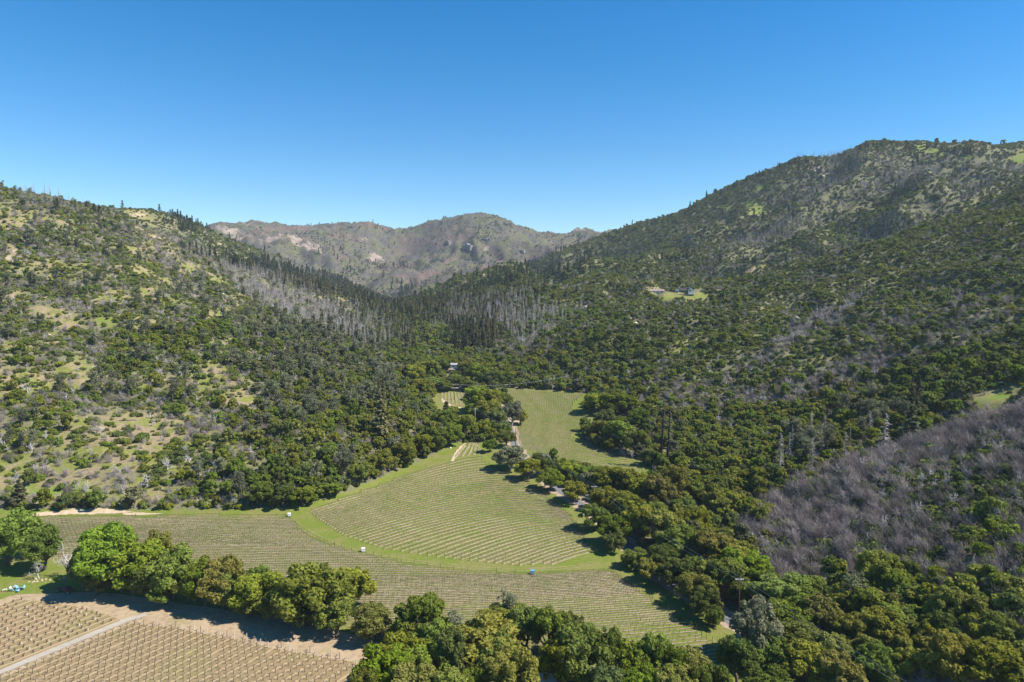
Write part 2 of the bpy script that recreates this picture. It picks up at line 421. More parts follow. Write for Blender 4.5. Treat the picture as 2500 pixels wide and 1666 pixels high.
def far_material():
    m, nt, out = newmat('far_mountain_ground')
    big = noise_node(nt, 0.006, 6, 0.6); mid = noise_node(nt, 0.022, 8, 0.68); fine = noise_node(nt, 0.11, 6, 0.7); rk = noise_node(nt, 0.012, 9, 0.72)
    scrub = ramp(nt, fine.outputs['Fac'], [(0.32, (0.052, 0.050, 0.040)), (0.5, (0.092, 0.080, 0.067)), (0.68, (0.137, 0.112, 0.096))]).outputs[0]
    grass = ramp(nt, fine.outputs['Fac'], [(0.3, (0.078, 0.080, 0.037)), (0.6, (0.122, 0.118, 0.056)), (0.8, (0.159, 0.137, 0.080))]).outputs[0]
    c = mixc(nt, smoothf(nt, mid.outputs['Fac'], 0.44, 0.58), scrub, grass)
    rose = ramp(nt, fine.outputs['Fac'], [(0.3, (0.096, 0.067, 0.053)), (0.7, (0.178, 0.125, 0.096))]).outputs[0]
    c = mixc(nt, mathn(nt, 'MULTIPLY', smoothf(nt, big.outputs['Fac'], 0.50, 0.62), 0.85), c, rose)
    rock = ramp(nt, fine.outputs['Fac'], [(0.3, (0.126, 0.091, 0.076)), (0.5, (0.266, 0.205, 0.160)), (0.7, (0.370, 0.296, 0.232))]).outputs[0]
    rf = smoothf(nt, mathn(nt, 'ADD', attr(nt, 'rocky'), mathn(nt, 'MULTIPLY', mathn(nt, 'SUBTRACT', rk.outputs['Fac'], 0.5), 2.6)), 0.52, 0.64)
    c = mixc(nt, rf, c, rock)
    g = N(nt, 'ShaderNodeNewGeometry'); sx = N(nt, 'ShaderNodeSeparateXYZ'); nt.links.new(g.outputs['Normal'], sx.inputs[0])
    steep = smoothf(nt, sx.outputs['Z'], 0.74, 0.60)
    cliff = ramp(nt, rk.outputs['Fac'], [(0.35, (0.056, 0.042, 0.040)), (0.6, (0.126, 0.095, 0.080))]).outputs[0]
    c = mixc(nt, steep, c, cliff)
    finish(nt, out, c, 0.95, fine.outputs['Fac'], 0.8, 0.1, 4.0)
    return m

def soil_mat(name, cols, scale=1.2, green=0.0, streak=None, bump=0.3):
    m, nt, out = newmat(name)
    tc = N(nt, 'ShaderNodeTexCoord'); vec = tc.outputs['Object']
    if streak is not None:
        mp = N(nt, 'ShaderNodeMapping'); mp.inputs['Rotation'].default_value = (0, 0, -streak)
        mp.inputs['Scale'].default_value = (0.10, 1.0, 1.0)
        nt.links.new(vec, mp.inputs['Vector']); vec = mp.outputs[0]
    fine = noise_node(nt, scale, 6, 0.7, vec=vec); big = noise_node(nt, 0.06, 5, 0.6)
    f = mathn(nt, 'ADD', mathn(nt, 'MULTIPLY', fine.outputs['Fac'], 0.75), mathn(nt, 'MULTIPLY', big.outputs['Fac'], 0.25))
    c = ramp(nt, f, [(0.32, cols[0]), (0.5, cols[1]), (0.68, cols[2])]).outputs[0]
    if green:
        g2 = noise_node(nt, 0.09, 6, 0.7)
        c = mixc(nt, mathn(nt, 'MULTIPLY', smoothf(nt, g2.outputs['Fac'], 0.54, 0.68), green), c, (0.185, 0.180, 0.055))
    finish(nt, out, c, 0.95, fine.outputs['Fac'], bump, 0.1, 0.2)
    return m

M['hill'] = M['floor'] = land_material(); M['far'] = far_material()

# ---------------------------------------------------------------- mesh helpers
class MB:
    def __init__(s):
        s.v = []; s.f = []; s.t = []; s.m = []; s.n = 0
    def add(s, verts, faces, tone=0.5, mi=0):
        verts = np.asarray(verts, float).reshape(-1, 3)
        s.v.append(verts); s.f += [tuple(int(i) + s.n for i in f) for f in faces]
        s.t.append(np.full(len(verts), tone) if np.isscalar(tone) else np.asarray(tone, float)); s.m += [mi] * len(faces)
        s.n += len(verts)
    def box(s, lo, hi, mi=0):
        x0, y0, z0 = lo; x1, y1, z1 = hi
        s.add([(x0, y0, z0), (x1, y0, z0), (x1, y1, z0), (x0, y1, z0), (x0, y0, z1), (x1, y0, z1), (x1, y1, z1), (x0, y1, z1)],
              [(0, 3, 2, 1), (4, 5, 6, 7), (0, 1, 5, 4), (1, 2, 6, 5), (2, 3, 7, 6), (3, 0, 4, 7)], mi=mi)
    def tube(s, pts, rad, sides=5, mi=0, cap=True):
        pts = np.asarray(pts, float); n = len(pts)
        rad = np.broadcast_to(np.asarray(rad, float), (n,))
        tg = np.gradient(pts, axis=0); tg /= np.linalg.norm(tg, axis=1)[:, None] + 1e-9
        ref = np.array([0, 0, 1.0]) if abs(tg[0, 2]) < 0.9 else np.array([1.0, 0, 0])
        a = np.cross(tg, ref); a /= np.linalg.norm(a, axis=1)[:, None] + 1e-9
        b = np.cross(tg, a)
        an = np.arange(sides) * 2 * np.pi / sides
        ring = pts[:, None] + rad[:, None, None] * (np.cos(an)[None, :, None] * a[:, None] + np.sin(an)[None, :, None] * b[:, None])
        fs = []
        for i in range(n - 1):
            for k in range(sides):
                k2 = (k + 1) % sides
                fs.append((i * sides + k, i * sides + k2, (i + 1) * sides + k2, (i + 1) * sides + k))
        if cap:
            fs.append(tuple(range(sides))[::-1]); fs.append(tuple((n - 1) * sides + k for k in range(sides)))
        s.add(ring.reshape(-1, 3), fs, mi=mi)
    def quads(s, c, u, w, tone, mi=0):
        """leaf-like faces: centres c, half-edges u and w"""
        n = len(c)
        V = np.stack([c - u, c - 0.35 * u + w, c + u, c + 0.35 * u - w], 1).reshape(-1, 3)
        base = s.n
        s.v.append(V); s.t.append(np.repeat(tone, 4)); s.m += [mi] * n
        s.f += [(base + 4 * i, base + 4 * i + 1, base + 4 * i + 2, base + 4 * i + 3) for i in range(n)]
        s.n += 4 * n
    def merge(s, o, off=0):
        b = s.n
        s.v += o.v; s.t += o.t; s.m += [x + off for x in o.m]
        s.f += [tuple(i + b for i in f) for f in o.f]; s.n += o.n
    def mesh(s, name, mats, smooth=False):
        me = bpy.data.meshes.new(name)
        V = np.concatenate(s.v)
        me.from_pydata(V.tolist(), [], s.f)
        for m in (mats if isinstance(mats, (list, tuple)) else [mats]):
            me.materials.append(m)
        if any(s.m): me.polygons.foreach_set('material_index', np.array(s.m, dtype=np.int32))
        a = me.attributes.new('tone', 'FLOAT', 'POINT'); a.data.foreach_set('value', np.concatenate(s.t).astype(np.float32))
        if smooth: me.polygons.foreach_set('use_smooth', np.ones(len(me.polygons), bool))
        me.update()
        return me

def tag(o, label=None, cat=None, group=None, kind=None):
    if label: o['label'] = label
    if cat: o['category'] = cat
    if group: o['group'] = group
    if kind: o['kind'] = kind
    return o

def obj(name, me, parent=None, loc=None):
    o = bpy.data.objects.new(name, me); COL.objects.link(o)
    if parent is not None: o.parent = parent
    if loc is not None: o.location = loc
    return o

def empty(name, loc, rz=0.0, scale=None):
    o = bpy.data.objects.new(name, None); COL.objects.link(o)
    o.location = loc; o.rotation_euler = (0, 0, rz); o.empty_display_size = 0.5
    if scale is not None: o.scale = scale
    return o

# ---------------------------------------------------------------- terrain meshes
def blobs(px, py, spots):
    out = np.zeros(np.shape(px))
    qx, qy = px, py
    px = qx + 30 * fbm(qx / 45, qy / 22, 301, 3); py = qy + 14 * fbm(qx / 45, qy / 22, 311, 3)
    for (cx, cy, rx, ry, rot, a) in spots:
        c, s_ = math.cos(math.radians(rot)), math.sin(math.radians(rot))
        u = ((px - cx) * c + (py - cy) * s_) / rx; v = (-(px - cx) * s_ + (py - cy) * c) / ry
        out = np.maximum(out, a * np.exp(-(u * u + v * v) ** 1.5))
    return out

OPEN = [(330, 1080, 320, 110, 0, 0.70), (150, 1190, 190, 40, 0, 0.8), (365, 714, 40, 16, -20, 1), (404, 693, 24, 12, -20, 0.9), (459, 655, 34, 13, 0, 1), (527, 680, 26, 14, 30, 1),
        (535, 765, 48, 12, -10, 1), (259, 789, 36, 14, 0, 1), (170, 790, 50, 26, 0, 0.9), (72, 583, 26, 12, 0, 0.9), (25, 727, 40, 16, 0, 0.9), (106, 761, 46, 18, 0, 0.9), (42, 842, 50, 14, 0, 0.9),
        (127, 838, 34, 10, 0, 0.9), (340, 800, 30, 12, 0, 0.6), (700, 700, 40, 8, 10, 0.6), (640, 640, 30, 8, 0, 0.4), (30, 620, 40, 24, 40, 0.9), (330, 523, 40, 12, 15, 0.9), (380, 545, 60, 16, 20, 0.7),
        (1857, 457, 22, 14, -25, 1), (1840, 505, 14, 26, -30, 1), (1865, 520, 34, 9, 0, 1), (1772, 506, 26, 8, -8, 1), (2273, 368, 42, 10, 20, 1), (2363, 381, 26, 8, 0, 1), (2490, 384, 40, 12, -15, 1), (2074, 508, 30, 12, -25, 0.9), (1765, 545, 28, 14, 0, 0.8),
        (2170, 700, 20, 10, 0, 0.7), (2135, 680, 12, 20, 0, 0.7), (1680, 725, 85, 15, 0, 1), (1585, 705, 30, 22, 0, 0.7), (2440, 980, 75, 40, -10, 1), (2000, 885, 110, 26, -12, 0.55), (1660, 850, 16, 40, 30, 0.8), (1590, 870, 14, 30, 20, 0.6), (1430, 750, 40, 12, 0, 0.6), (1540, 785, 30, 16, 0, 0.6), (1090, 835, 50, 40, 0, 0.5), (560, 635, 50, 6, 0, 1),
        (1600, 990, 30, 12, 0, 0.5), (1870, 650, 70, 6, -12, 0.8), (2020, 545, 30, 6, 0, 0.5), (2200, 560, 60, 5, -25, 0.6), (2400, 490, 100, 4, -26, 0.8)]
GREEN = [(1857, 457, 26, 18, -25, 0.7), (1840, 505, 18, 30, -30, 0.7), (1865, 520, 40, 12, 0, 0.7), (1772, 506, 30, 10, -8, 0.7), (2273, 368, 48, 12, 20, 0.8), (2363, 381, 30, 10, 0, 0.8), (2490, 384, 44, 14, -15, 0.7), (1690, 725, 95, 18, 0, 0.6), (2440, 980, 90, 50, -10, 0.65),
         (259, 789, 40, 16, 0, 0.7), (535, 765, 48, 14, -10, 0.5), (560, 635, 55, 8, 0, 0.9), (1090, 835, 50, 40, 0, 0.5), (200, 1200, 260, 30, 0, 0.6), (527, 680, 26, 14, 30, 0.5), (459, 655, 34, 13, 0, 0.5)]
ROCKY = [(722, 590, 46, 14, 30, 0.9), (660, 583, 44, 10, -18, 0.8), (574, 566, 50, 14, 15, 0.8), (765, 606, 26, 12, 35, 0.9), (914, 625, 34, 26, 30, 0.55), (880, 590, 40, 26, 0, 0.35), (1197, 606, 18, 12, 0, 0.8), (1170, 675, 26, 14, 30, 0.6), (1250, 600, 60, 30, 0, 0.25), (1120, 575, 50, 16, -10, 0.35), (1420, 560, 30, 8, 0, 0.7), (1560, 560, 30, 12, -20, 0.5), (620, 545, 90, 14, 0, 0.45),
         (2001, 415, 20, 14, 30, 1), (1975, 410, 30, 10, -20, 0.8), (1765, 545, 10, 6, 0, 0.8), (391, 578, 24, 8, 10, 0.8), (425, 587, 40, 10, 8, 0.7), (327, 523, 30, 6, 10, 0.8), (30, 620, 24, 26, 30, 0.7), (75, 612, 16, 8, 0, 0.8), (1430, 750, 24, 8, 0, 0.7), (1545, 785, 24, 12, 0, 0.8), (2030, 432, 10, 30, 0, 0.5), (1600, 1000, 30, 10, 20, 0.6), (650, 1135, 60, 26, 0, 0.6), (1660, 855, 10, 36, 30, 0.8)]
# open fields and lanes on the valley floor, where the woodland stops
FIELD_OPEN = [(-400, 1246), (650, 1243), (760, 1228), (900, 1178), (1060, 1112), (1105, 1080), (1175, 1080), (1225, 1080), (1258, 1100), (1300, 1152), (1372, 1202), (1452, 1252), (1530, 1332), (1600, 1398), (1680, 1452), (1760, 1500), (1850, 1562), (1960, 1628), (2080, 1700), (2100, 2100), (-400, 2100)]
FIELD_UP = [(1212, 946), (1300, 950), (1445, 960), (1425, 985), (1425, 1000), (1468, 1014), (1455, 1030), (1415, 1062), (1440, 1092), (1500, 1108), (1570, 1130), (1615, 1165), (1575, 1180), (1480, 1165), (1420, 1150), (1350, 1125), (1268, 1098), (1250, 1060), (1262, 1020), (1245, 985), (1225, 962)]
MEADOW = [(1062, 948), (1145, 948), (1140, 985), (1175, 1030), (1200, 1045), (1200, 1060), (1150, 1060), (1100, 1010), (1050, 1010)]
ROAD_PX = [(1215, 985), (1232, 1020), (1248, 1052), (1258, 1100), (1300, 1152), (1372, 1202), (1452, 1252), (1530, 1332), (1600, 1398), (1680, 1452), (1760, 1500), (1850, 1562), (1960, 1628), (2080, 1700)]

NA, RATIO = 520, 1.0082
az = np.linspace(-math.radians(58), math.radians(58), NA)
rr_ = 45.0 * RATIO ** np.arange(int(math.log(4300 / 45.0) / math.log(RATIO)) + 1)
NR = len(rr_)
GX = rr_[:, None] * np.sin(az)[None]; GY = rr_[:, None] * np.cos(az)[None]
GZ, GL = terrain(GX, GY, True)
GPX, GPY = project(GX, GY, GZ)
# running horizon, used to leave out plants that no one could see
elev = (GZ - CAMZ) / rr_[:, None]
HORIZ = np.maximum.accumulate(np.vstack([np.full((1, NA), -9.0), elev[:-1]]), axis=0)

def tz(X, Y):
    """height of the terrain mesh under a point"""
    X = np.asarray(X, float); Y = np.asarray(Y, float)
    fa = np.clip((np.arctan2(X, Y) - az[0]) / (az[1] - az[0]), 0, NA - 1.001); fr = np.clip(np.log(np.maximum(np.hypot(X, Y), 45.1) / 45.0) / math.log(RATIO), 0, NR - 1.001)
    a = fa.astype(int); r = fr.astype(int); u = fa - a; v = fr - r
    return (GZ[r, a] * (1 - u) + GZ[r, a + 1] * u) * (1 - v) + (GZ[r + 1, a] * (1 - u) + GZ[r + 1, a + 1] * u) * v

def hit(px, py):
    """where the sight line through a photo pixel first meets the ground"""
    px = np.atleast_1d(np.asarray(px, float)); py = np.atleast_1d(np.asarray(py, float))
    sx, sz = ray_slope(px, py)
    ds = np.geomspace(70, 3400, 900)
    X = sx[:, None] * ds; Y = np.broadcast_to(ds, X.shape); Z = CAMZ + sz[:, None] * ds
    below = tz(X, Y) > Z
    idx = np.where(below.any(1), below.argmax(1), len(ds) - 1); idx = np.maximum(idx, 1)
    lo = ds[idx - 1]; hi = ds[idx]
    for _ in range(12):
        m = 0.5 * (lo + hi)
        b = tz(sx * m, m) > CAMZ + sz * m
        hi = np.where(b, m, hi); lo = np.where(b, lo, m)
    m = 0.5 * (lo + hi)
    return np.c_[sx * m, m, tz(sx * m, m)]

def openness(px, py, X, Y, lay):
    b = blobs(px, py, OPEN)
    n = fbm(X / 55, Y / 55, 201, 3)
    base = np.where(lay == 0, np.clip(0.34 + 1.0 * n, 0.08, 0.74), np.where(lay == 1, np.clip(0.2 + 0.8 * n, 0, 0.6), np.clip(-0.10 + 0.5 * n, 0, 0.16)))
    base = np.where((lay == 0) & (px > 620) & (py > 800), base * 0.55, base)
    return np.maximum(b, base)

gopen = openness(GPX, GPY, GX, GY, GL)
ggreen = blobs(GPX, GPY, GREEN); grocky = blobs(GPX, GPY, ROCKY)
gwood = 1.0 - (inside(GPX, GPY, FIELD_OPEN) | inside(GPX, GPY, FIELD_UP) | inside(GPX, GPY, MEADOW)).astype(float)
gwood = np.where(GPY > 2000, 0, gwood)
ghill = np.clip((GZ - floor_z(GX, GY)) / 4.0, 0, 1)
reg = np.select([GL == -1, np.isin(GL, (0,)), GL == 1, GL == 2, np.isin(GL, (3, 4, 5))], [0, 1, 1, 2, 3], 0)
vid = np.arange(NA * NR).reshape(NR, NA)
quad = np.stack([vid[:-1, :-1], vid[:-1, 1:], vid[1:, 1:], vid[1:, :-1]], -1).reshape(-1, 4)[:, ::-1]
qreg = reg[:-1, :-1].reshape(-1)
allv = np.stack([GX, GY, GZ], -1).reshape(-1, 3)
for k, (nm, mat) in enumerate([('valley_floor', 'floor'), ('left_hillside', 'hill'), ('distant_mountain', 'far'), ('right_hillside', 'hill')]):
    q = quad[qreg == k]
    used, inv = np.unique(q, return_inverse=True); q = inv.reshape(-1, 4)
    me = bpy.data.meshes.new(nm)
    me.vertices.add(len(used)); me.vertices.foreach_set('co', allv[used].astype(np.float32).ravel())
    me.loops.add(len(q) * 4); me.loops.foreach_set('vertex_index', q.astype(np.int32).ravel())
    me.polygons.add(len(q)); me.polygons.foreach_set('loop_start', np.arange(0, len(q) * 4, 4, dtype=np.int32))
    me.polygons.foreach_set('use_smooth', np.ones(len(q), bool))
    for an, arr in (('open', gopen), ('green', ggreen), ('rocky', grocky), ('wood', gwood), ('hill', ghill)):
        a = me.attributes.new(an, 'FLOAT', 'POINT'); a.data.foreach_set('value', arr.reshape(-1)[used].astype(np.float32))
    me.materials.append(M[mat]); me.update(calc_edges=True); me.validate()
    tag(obj(nm, me), kind='structure')
g = MB(); g.add([(-30000, -30000, -14), (30000, -30000, -14), (30000, 30000, -14), (-30000, 30000, -14)], [(0, 1, 2, 3)])
tag(obj('ground', g.mesh('ground', M['hill'])), kind='structure')

# ---------------------------------------------------------------- soil sheets, tracks and road on the valley floor
def world_poly(poly_px):
    return hit([p[0] for p in poly_px], [p[1] for p in poly_px])[:, :2]

def densify(P, step, closed=True):
    out = []; n = len(P)
    for i in range(n if closed else n - 1):
        a, b = P[i], P[(i + 1) % n]; m = max(1, int(np.linalg.norm(b - a) / step))
        out += [a + (b - a) * k / m for k in range(m)]
    if not closed: out.append(P[-1])
    return np.array(out)

def smooth_line(P, it=3):
    P = np.asarray(P, float)
    for _ in range(it):
        Q = [P[0]]
        for a, b in zip(P[:-1], P[1:]):
            Q += [0.75 * a + 0.25 * b, 0.25 * a + 0.75 * b]
        Q.append(P[-1]); P = np.array(Q)
    return P

def sheet(name, P, mat, dz, step=3.0, jag=0.0):
    P = densify(np.asarray(P, float), step)
    if jag: P = P + rng.normal(size=P.shape) * jag
    lo, hi = P.min(0), P.max(0)
    gx, gy = np.meshgrid(np.arange(lo[0], hi[0], step), np.arange(lo[1], hi[1], step))
    G = np.c_[gx.ravel(), gy.ravel()]; G = G[inside(G[:, 0], G[:, 1], P)]
    d = np.min(np.linalg.norm(G[:, None] - P[None], axis=2), 1) if len(G) * len(P) < 4e6 else np.full(len(G), 9.0)
    G = G[d > step * 0.45]
    n = len(P)
    V, E, Fc, *_ = geometry.delaunay_2d_cdt([Vector(p) for p in np.vstack([P, G])], [(i, (i + 1) % n) for i in range(n)], [list(range(n))], 1, 1e-4)
    V = np.array([tuple(v) for v in V])
    Z = tz(V[:, 0], V[:, 1]) + dz
    mb = MB(); mb.add(np.c_[V, Z], Fc)
    return tag(obj(name, mb.mesh(name, mat, True)), kind='structure')

def ribbon(L, width, dz, step=2.5, jag=0.0):
    L = densify(np.asarray(L, float), step, False)
    t = np.gradient(L, axis=0); t /= np.linalg.norm(t, axis=1)[:, None] + 1e-9
    nrm = np.c_[-t[:, 1], t[:, 0]]; n = len(L)
    w = width / 2 * (1 + (rng.normal(size=(n, 2)) * jag))
    A, B = L + nrm * w[:, :1], L - nrm * w[:, 1:]
    V = np.vstack([A, L, B]); Z = tz(V[:, 0], V[:, 1]) + dz
    fs = []
    for i in range(n - 1):
        fs += [(n + i, n + i + 1, i + 1, i), (2 * n + i, 2 * n + i + 1, n + i + 1, n + i)]
    return np.c_[V, Z], fs

roadw = hit([p[0] for p in ROAD_PX], [p[1] for p in ROAD_PX])
trackA, trackB = hit([313, 0], [1520, 1650])[:, :2]
U_ROW = (trackB - trackA) / np.linalg.norm(trackB - trackA)      # direction of the brown vineyard's rows
V_ROW = np.array([-U_ROW[1], U_ROW[0]])
if V_ROW[1] > 0: V_ROW = -V_ROW                                   # towards the viewer
ROW_GAP = 2.9
def row_soil():
    m, nt, out = newmat('brown_vineyard_soil')
    tc = N(nt, 'ShaderNodeTexCoord')
    def comp(vec, off):
        d = N(nt, 'ShaderNodeVectorMath', operation='DOT_PRODUCT'); nt.links.new(tc.outputs['Object'], d.inputs[0]); d.inputs[1].default_value = (vec[0], vec[1], 0)
        return mathn(nt, 'SUBTRACT', d.outputs['Value'], off)
    v = comp(V_ROW, float(trackA @ V_ROW)); u = comp(U_ROW, 0.0)
    cx = N(nt, 'ShaderNodeCombineXYZ'); nt.links.new(mathn(nt, 'MULTIPLY', u, 0.10), cx.inputs['X']); nt.links.new(v, cx.inputs['Y'])
    fine = noise_node(nt, 2.2, 6, 0.7, vec=cx.outputs[0]); big = noise_node(nt, 0.05, 5, 0.6); grain = noise_node(nt, 3.0, 4, 0.7)
    ph = mathn(nt, 'FRACT', mathn(nt, 'DIVIDE', mathn(nt, 'ADD', v, mathn(nt, 'MULTIPLY', fine.outputs['Fac'], 0.5)), ROW_GAP))
    strip = smoothf(nt, mathn(nt, 'ABSOLUTE', mathn(nt, 'SUBTRACT', ph, 0.62)), 0.17, 0.06)
    base = ramp(nt, mathn(nt, 'ADD', mathn(nt, 'MULTIPLY', fine.outputs['Fac'], 0.7), mathn(nt, 'MULTIPLY', grain.outputs['Fac'], 0.3)), [(0.35, (0.160, 0.114, 0.058)), (0.5, (0.228, 0.164, 0.086)), (0.66, (0.290, 0.214, 0.120))]).outputs[0]
    base = mixc(nt, mathn(nt, 'MULTIPLY', smoothf(nt, big.outputs['Fac'], 0.5, 0.64), 0.55), base, (0.195, 0.172, 0.070))
    c = mixc(nt, mathn(nt, 'MULTIPLY', strip, 0.75), base, (0.40, 0.298, 0.172))
    finish(nt, out, c, 0.95, fine.outputs['Fac'], 0.5, 0.1, 0.25)
    return m
M['row_soil'] = row_soil()
M['dirt'] = soil_mat('dirt_track', ((0.215, 0.155, 0.092), (0.325, 0.240, 0.150), (0.405, 0.310, 0.200)), 0.7, 0.45)
M['gravel'] = soil_mat('gravel_track', ((0.24, 0.21, 0.165), (0.33, 0.295, 0.24), (0.42, 0.38, 0.32)), 3.0, 0.0, math.atan2(U_ROW[1], U_ROW[0]))
M['asphalt'] = soil_mat('asphalt', ((0.10, 0.10, 0.105), (0.145, 0.145, 0.15), (0.19, 0.19, 0.195)), 2.5, 0.0, bump=0.1)
M['verge'] = soil_mat('road_verge', ((0.20, 0.145, 0.095), (0.32, 0.24, 0.165), (0.42, 0.33, 0.235)), 0.8, 0.7)
M['sand'] = soil_mat('sandy_bank', ((0.30, 0.22, 0.13), (0.43, 0.335, 0.22), (0.52, 0.42, 0.29)), 0.6, 0.35)
M['strip'] = soil_mat('vine_strip', ((0.185, 0.152, 0.082), (0.290, 0.235, 0.135), (0.41, 0.330, 0.205)), 1.1, 0.85)

BROWN_R = [(318, 1522), (420, 1533), (560, 1560), (700, 1590), (800, 1608), (872, 1619), (838, 1668), (780, 1760), (700, 1900), (-300, 1900), (-300, 1790), (0, 1658)]
BROWN_L = [(-300, 1520), (0, 1480), (40, 1464), (100, 1469), (180, 1481), (260, 1501), (296, 1514), (150, 1572), (0, 1636), (-300, 1768)]
DIRT = [(-300, 1505), (0, 1466), (40, 1452), (110, 1450), (190, 1446), (250, 1446), (330, 1456), (420, 1470), (520, 1486), (640, 1502), (760, 1530), (860, 1548), (950, 1575), (960, 1625), (925, 1660), (850, 1700), (800, 1800), (720, 1930), (-320, 1930)]
sheet('dirt_road', smooth_line(np.vstack([world_poly(DIRT), world_poly(DIRT[:1])]), 1)[:-1], M['dirt'], 0.05, 3.0, 0.25)
sheet('brown_vineyard_soil', world_poly(BROWN_R), M['row_soil'], 0.10, 3.0, 0.12)
sheet('brown_vineyard_soil', world_poly(BROWN_L), M['row_soil'], 0.10, 3.0, 0.12)
tl = [trackA - U_ROW * 4 + np.array([2.0, 0.5]), trackA, trackA + U_ROW * 30, trackB, trackB + U_ROW * 60]
v_, f_ = ribbon(np.array(tl) - V_ROW * 1.6, 2.4, 0.15, 2.0, 0.06); mb = MB(); mb.add(v_, f_)
tag(obj('gravel_track', mb.mesh('gravel_track', M['gravel'], True)), kind='structure')
v_, f_ = ribbon(smooth_line(roadw[:, :2], 3), 8.5, 0.05, 2.5, 0.12); mb = MB(); mb.add(v_, f_)
tag(obj('road_verge', mb.mesh('road_verge', M['verge'], True)), kind='structure')
v_, f_ = ribbon(smooth_line(roadw[:, :2], 3), 3.8, 0.10, 2.5, 0.02); mb = MB(); mb.add(v_, f_)
tag(obj('asphalt_road', mb.mesh('asphalt_road', M['asphalt'], True)), kind='structure')
for nm_, poly in (('sandy_bank', [(20, 1262), (100, 1251), (165, 1246), (185, 1239), (215, 1240), (300, 1246), (330, 1250), (280, 1254), (200, 1256), (110, 1259), (40, 1266)]), ('sandy_bank', [(300, 1251), (360, 1252), (400, 1255), (350, 1258), (300, 1257)]),
                  ('dirt_pullout', [(1252, 1024), (1266, 1016), (1268, 1030), (1260, 1044), (1246, 1046)]), ('dirt_path', [(1078, 972), (1084, 976), (1100, 988), (1128, 996), (1126, 1000), (1098, 993), (1080, 982)]),
                  ('dirt_path', [(1142, 1074), (1152, 1070), (1128, 1094), (1118, 1112), (1106, 1128), (1100, 1126), (1116, 1098)])):
    sheet(nm_, world_poly(poly), M['sand'], 0.07, 1.6, 0.25)

for pts_, wd_, dz_ in (([(1812, 665), (1850, 663), (1880, 655), (1905, 645), (1935, 634), (1965, 630)], 5.0, 0.5), ([(2270, 578), (2350, 534), (2430, 494), (2520, 448)], 4.0, 0.6), ([(412, 524), (420, 540), (428, 548)], 4.0, 0.6), ([(520, 600), (550, 596), (572, 588)], 4.0, 0.6)):
    v_, f_ = ribbon(smooth_line(world_poly(pts_), 2), wd_, dz_, 4.0, 0.15); mb = MB(); mb.add(v_, f_)
    tag(obj('hillside_track', mb.mesh('hillside_track', M['dirt'], True)), kind='structure')
lane = smooth_line(world_poly([(706, 1264), (745, 1294), (800, 1324), (880, 1350), (1000, 1370), (1120, 1384), (1250, 1393), (1400, 1387), (1462, 1372)]), 3)
lt = np.gradient(lane, axis=0); lt /= np.linalg.norm(lt, axis=1)[:, None]
M['worn_grass'] = soil_mat('worn_grass', ((0.150, 0.140, 0.050), (0.210, 0.185, 0.075), (0.28, 0.235, 0.11)), 0.9, 0.9)
for sd in (-0.85, 0.85):
    v_, f_ = ribbon(lane + np.c_[-lt[:, 1], lt[:, 0]] * sd, 0.5, 0.04, 1.5, 0.35); mb = MB(); mb.add(v_, f_)
    tag(obj('wheel_track', mb.mesh('wheel_track', M['worn_grass'], True)), kind='structure')

# ---------------------------------------------------------------- plant shapes (unit size: height about 1, crown width about 1)
def unit(v):
    return v / (np.linalg.norm(v, axis=-1, keepdims=True) + 1e-9)

def leaves_on(mb, C, R, n, size, r, up=0.25, jit=0.75, flat=1.0, mi=0, aspect=0.75):
    """n leaf faces over the shells of blobs (centres C, radii R)"""
    p = R ** 2 / (R ** 2).sum()
    k = r.choice(len(C), n, p=p)
    d = unit(r.normal(size=(n, 3)) + np.array([0, 0, up]))
    rad = R[k] * r.uniform(0.72, 1.14, n)
    c = C[k] + d * rad[:, None] * np.array([1, 1, flat])
    nn = unit(d + r.normal(size=(n, 3)) * jit)
    a = unit(np.cross(nn, r.normal(size=(n, 3)))); b = np.cross(nn, a)
    s = size * r.uniform(0.55, 1.35, n)[:, None]
    tone = np.clip(r.normal(0.5, 0.22, n) + (r.random(len(C))[k] - 0.5) * 0.7, 0, 1)
    mb.quads(c, a * s, b * s * aspect, tone, mi)

def limb(p0, p1, r, bend=0.12, n=5):
    t = np.linspace(0, 1, n)[:, None]
    L = np.linalg.norm(p1 - p0)
    off = r.normal(size=3) * bend * L
    return p0 * (1 - t) + p1 * t + off * (t * (1 - t) * 4)

def oak(seed, nblob=30, nleaf=4200, size=0.042, rx=0.5, rz=0.40, cz=0.58, gap=0.0, trunk=True, sides=6):
    r = np.random.default_rng(seed)
    # a crown of several boughs, each a cluster of leaf clumps
    nb = max(5, nblob // 4)
    B = unit(r.normal(size=(nb, 3)) + np.array([0, 0, 0.35])) * np.array([rx, rx, rz]) * r.uniform(0.45, 0.75, nb)[:, None]
    C = B[r.integers(0, nb, nblob)] + r.normal(size=(nblob, 3)) * 0.135
    q = np.sqrt((C[:, 0] / rx) ** 2 + (C[:, 1] / rx) ** 2 + (C[:, 2] / rz) ** 2)
    C = C / np.maximum(1.0, q / 0.86)[:, None]
    C[:, 2] += cz
    R = r.uniform(0.05, 0.15, nblob) * (26.0 / nblob) ** 0.2
    crown = MB(); leaves_on(crown, C, R, nleaf, size, r, 0.35, 0.62)
    tr = MB()
    if trunk:
        fork = np.array([r.normal() * 0.03, r.normal() * 0.03, 0.24])
        tr.tube(limb(np.array([0, 0, -0.06]), fork, r, 0.06), np.linspace(0.042, 0.030, 5), sides)
        for k in range(7):
            tip = C[r.integers(0, nblob)] * 0.92 + np.array([0, 0, 0.03])
            tr.tube(limb(fork, tip, r, 0.12), np.linspace(0.024, 0.006, 5), max(3, sides - 2), cap=False)
    return crown, tr

